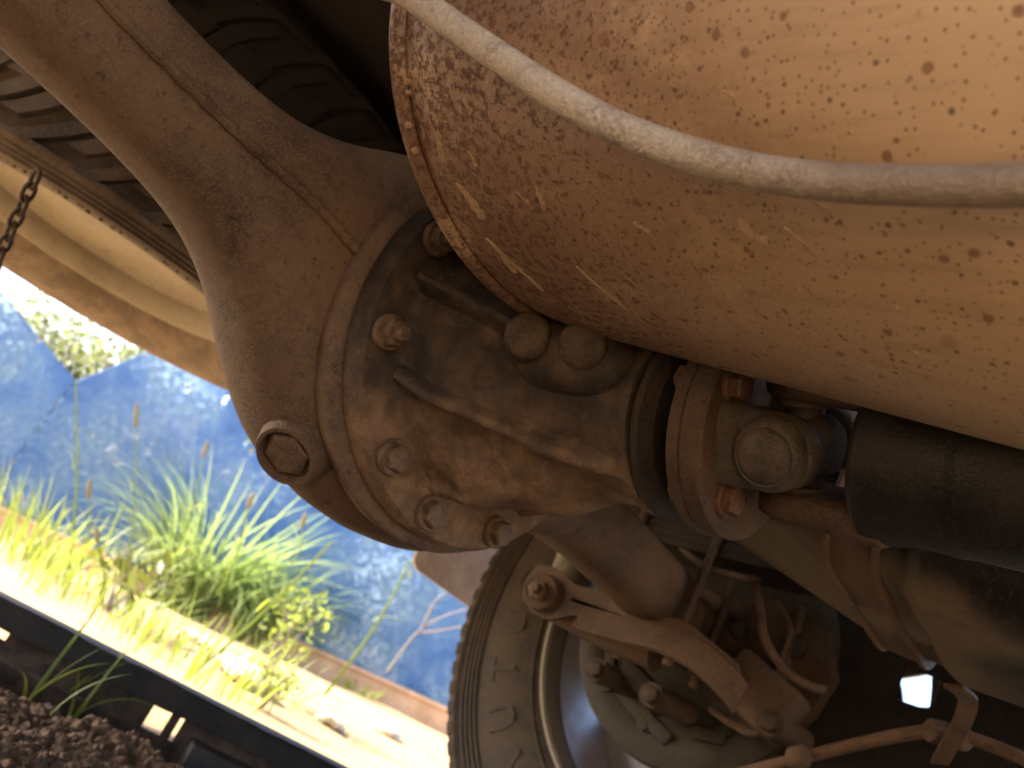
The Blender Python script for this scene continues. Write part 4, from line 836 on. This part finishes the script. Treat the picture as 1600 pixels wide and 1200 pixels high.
# grass sprouts on the near side of the beam
def sprout(u, v, blades, label):
    p = ground_hit(u, v, .4); p.z = max(p.z, soil_z(p.x, p.y)) - .002; g = G()
    for (az, L_, lean, dr) in blades: blade(g, p + V(rng.normal(0, .003), rng.normal(0, .003), 0), az, L_, .0022, lean, dr, 9)
    g.build('grass_sprout', M['grass'], None, 180, label=label, category='grass', group='grass sprouts in front of the beam')
sprout(30, 1110, ((2.4, .12, .05, .3), (.5, .10, .15, .9), (-.9, .07, .3, 1.2), (1.2, .09, .1, .5)), 'upright grass sprout in front of the beam at the left edge')
sprout(105, 1135, ((2.0, .10, .02, .25), (.9, .11, .10, 1.6), (3.4, .07, .2, .6), (-.5, .05, .3, .8)), 'grass sprout with one bent blade in front of the beam')
sprout(70, 1112, ((.75, .12, .25, .35), (.6, .1, .4, .3)), 'two slanting blades in front of the beam between the sprouts'); sprout(30, 1185, ((1.2, .08, .1, .9),), 'single thin blade in the loose soil at the lower left')
# tall stems with seed heads
def stem(u0, v0, u1, v1, t, label, head=0.0, r=.0016, mat='grass', lean=0.0):
    a = dep(u0, v0, t); b = dep(u1, v1, t + lean); o = obj('tall_grass', None, label=label, category='grass', group='tall grass stems')
    mid = (a + b) / 2 + V(.01, .01, .0); G().tube([a, mid, b], lambda q: lerp(r, r * .6, q), 6, 5).build('stalk', M[mat], o)
    d = (b - a).normalized()
    if head: G().lathe([(0, r * .8), (head * .15, r * 2.6), (head * .7, r * 2.4), (head, r * .6)], b - d * head * .1, d, 8).build('seed_head', M['seed'], o)
    n1 = a.lerp(b, .55); g = G(); blade(g, n1, 2.2 + u0, .10, .003, .5, 1.2); g.build('leaf', M['grass'], o, 180)
stem(108, 900, 118, 596, 2.5, 'tall thin grass stem rising to the tip of the V-shaped gap', 0, .0042)
stem(196, 900, 212, 664, 2.5, 'grass stem with brown seed head left of the big tuft', .075, .0026); stem(262, 900, 318, 712, 2.6, 'leaning grass stem with seed head above the big tuft', .055, .0026)
stem(128, 880, 138, 775, 2.4, 'short stem with straw seed head above the leafy weed', .055, .003); stem(340, 930, 388, 792, 2.5, 'seed head stem leaning right out of the big tuft', .05, .003); stem(160, 950, 152, 845, 2.2, 'stubby seed stem over the leafy weed', .04, .003)
stem(455, 880, 472, 822, 2.7, 'short seed stem at the right edge of the tuft', .05, .003)
stem(508, 1085, 642, 876, 2.3, 'lone tall green grass stem leaning right of the tuft', 0, .0045); stem(255, 1090, 520, 845, 2.0, 'long slanting grass stalk crossing the tuft', 0, .0042)
# broad-leaved dark weed and small-leaved weed
def weed(u, v, t, h, n, size, mat, label, rad, lo=.4):
    p = dep(u, v, t); z = terrain(p.x, p.y); o = obj('weed', None, label=label, category='weed', group='weeds in the sand'); g = G(); gs = G()
    for k in range(6):
        a = k * 1.05 + u; b = p + V(rad * .7 * math.cos(a), rad * .7 * math.sin(a), 0); gs.tube([V(p.x, p.y, z), V((p.x + b.x) / 2, (p.y + b.y) / 2, z + h * .6), V(b.x, b.y, z + h * rng.uniform(.7, 1))], .0022, 5, 4)
    leaves(n, (p.x, p.y, z + h * .65), (rad, rad, h * .45), size, g, .8); gs.build('stem', M['twig'], o); g.build('foliage', mat, o, 180)
weed(195, 915, 2.2, .17, 46, .030, M['weed'], 'dark broad-leaved weed beside the big grass tuft', .12); weed(455, 985, 2.3, .26, 170, .012, M['grass'], 'small-leaved green weed in front of the tarpaulin right of the tuft', .09); weed(425, 1075, 1.9, .10, 60, .011, M['grass'], 'low small-leaved weed on the bare sand', .06)
# dry twigs in front of the tarpaulin near the tyre
tw = obj('dry_twig', None, label='pale forked dry twig in front of the tarpaulin by the tyre', category='twig')
for P in ([(605, 1050), (650, 990), (690, 965), (735, 950)], [(650, 990), (690, 985), (740, 975)], [(660, 980), (680, 940), (700, 925)]):
    G().tube([dep(u, v, 3.6) for u, v in P], lambda q: lerp(.005, .002, q), 6).build('branch', M['twig'], tw)
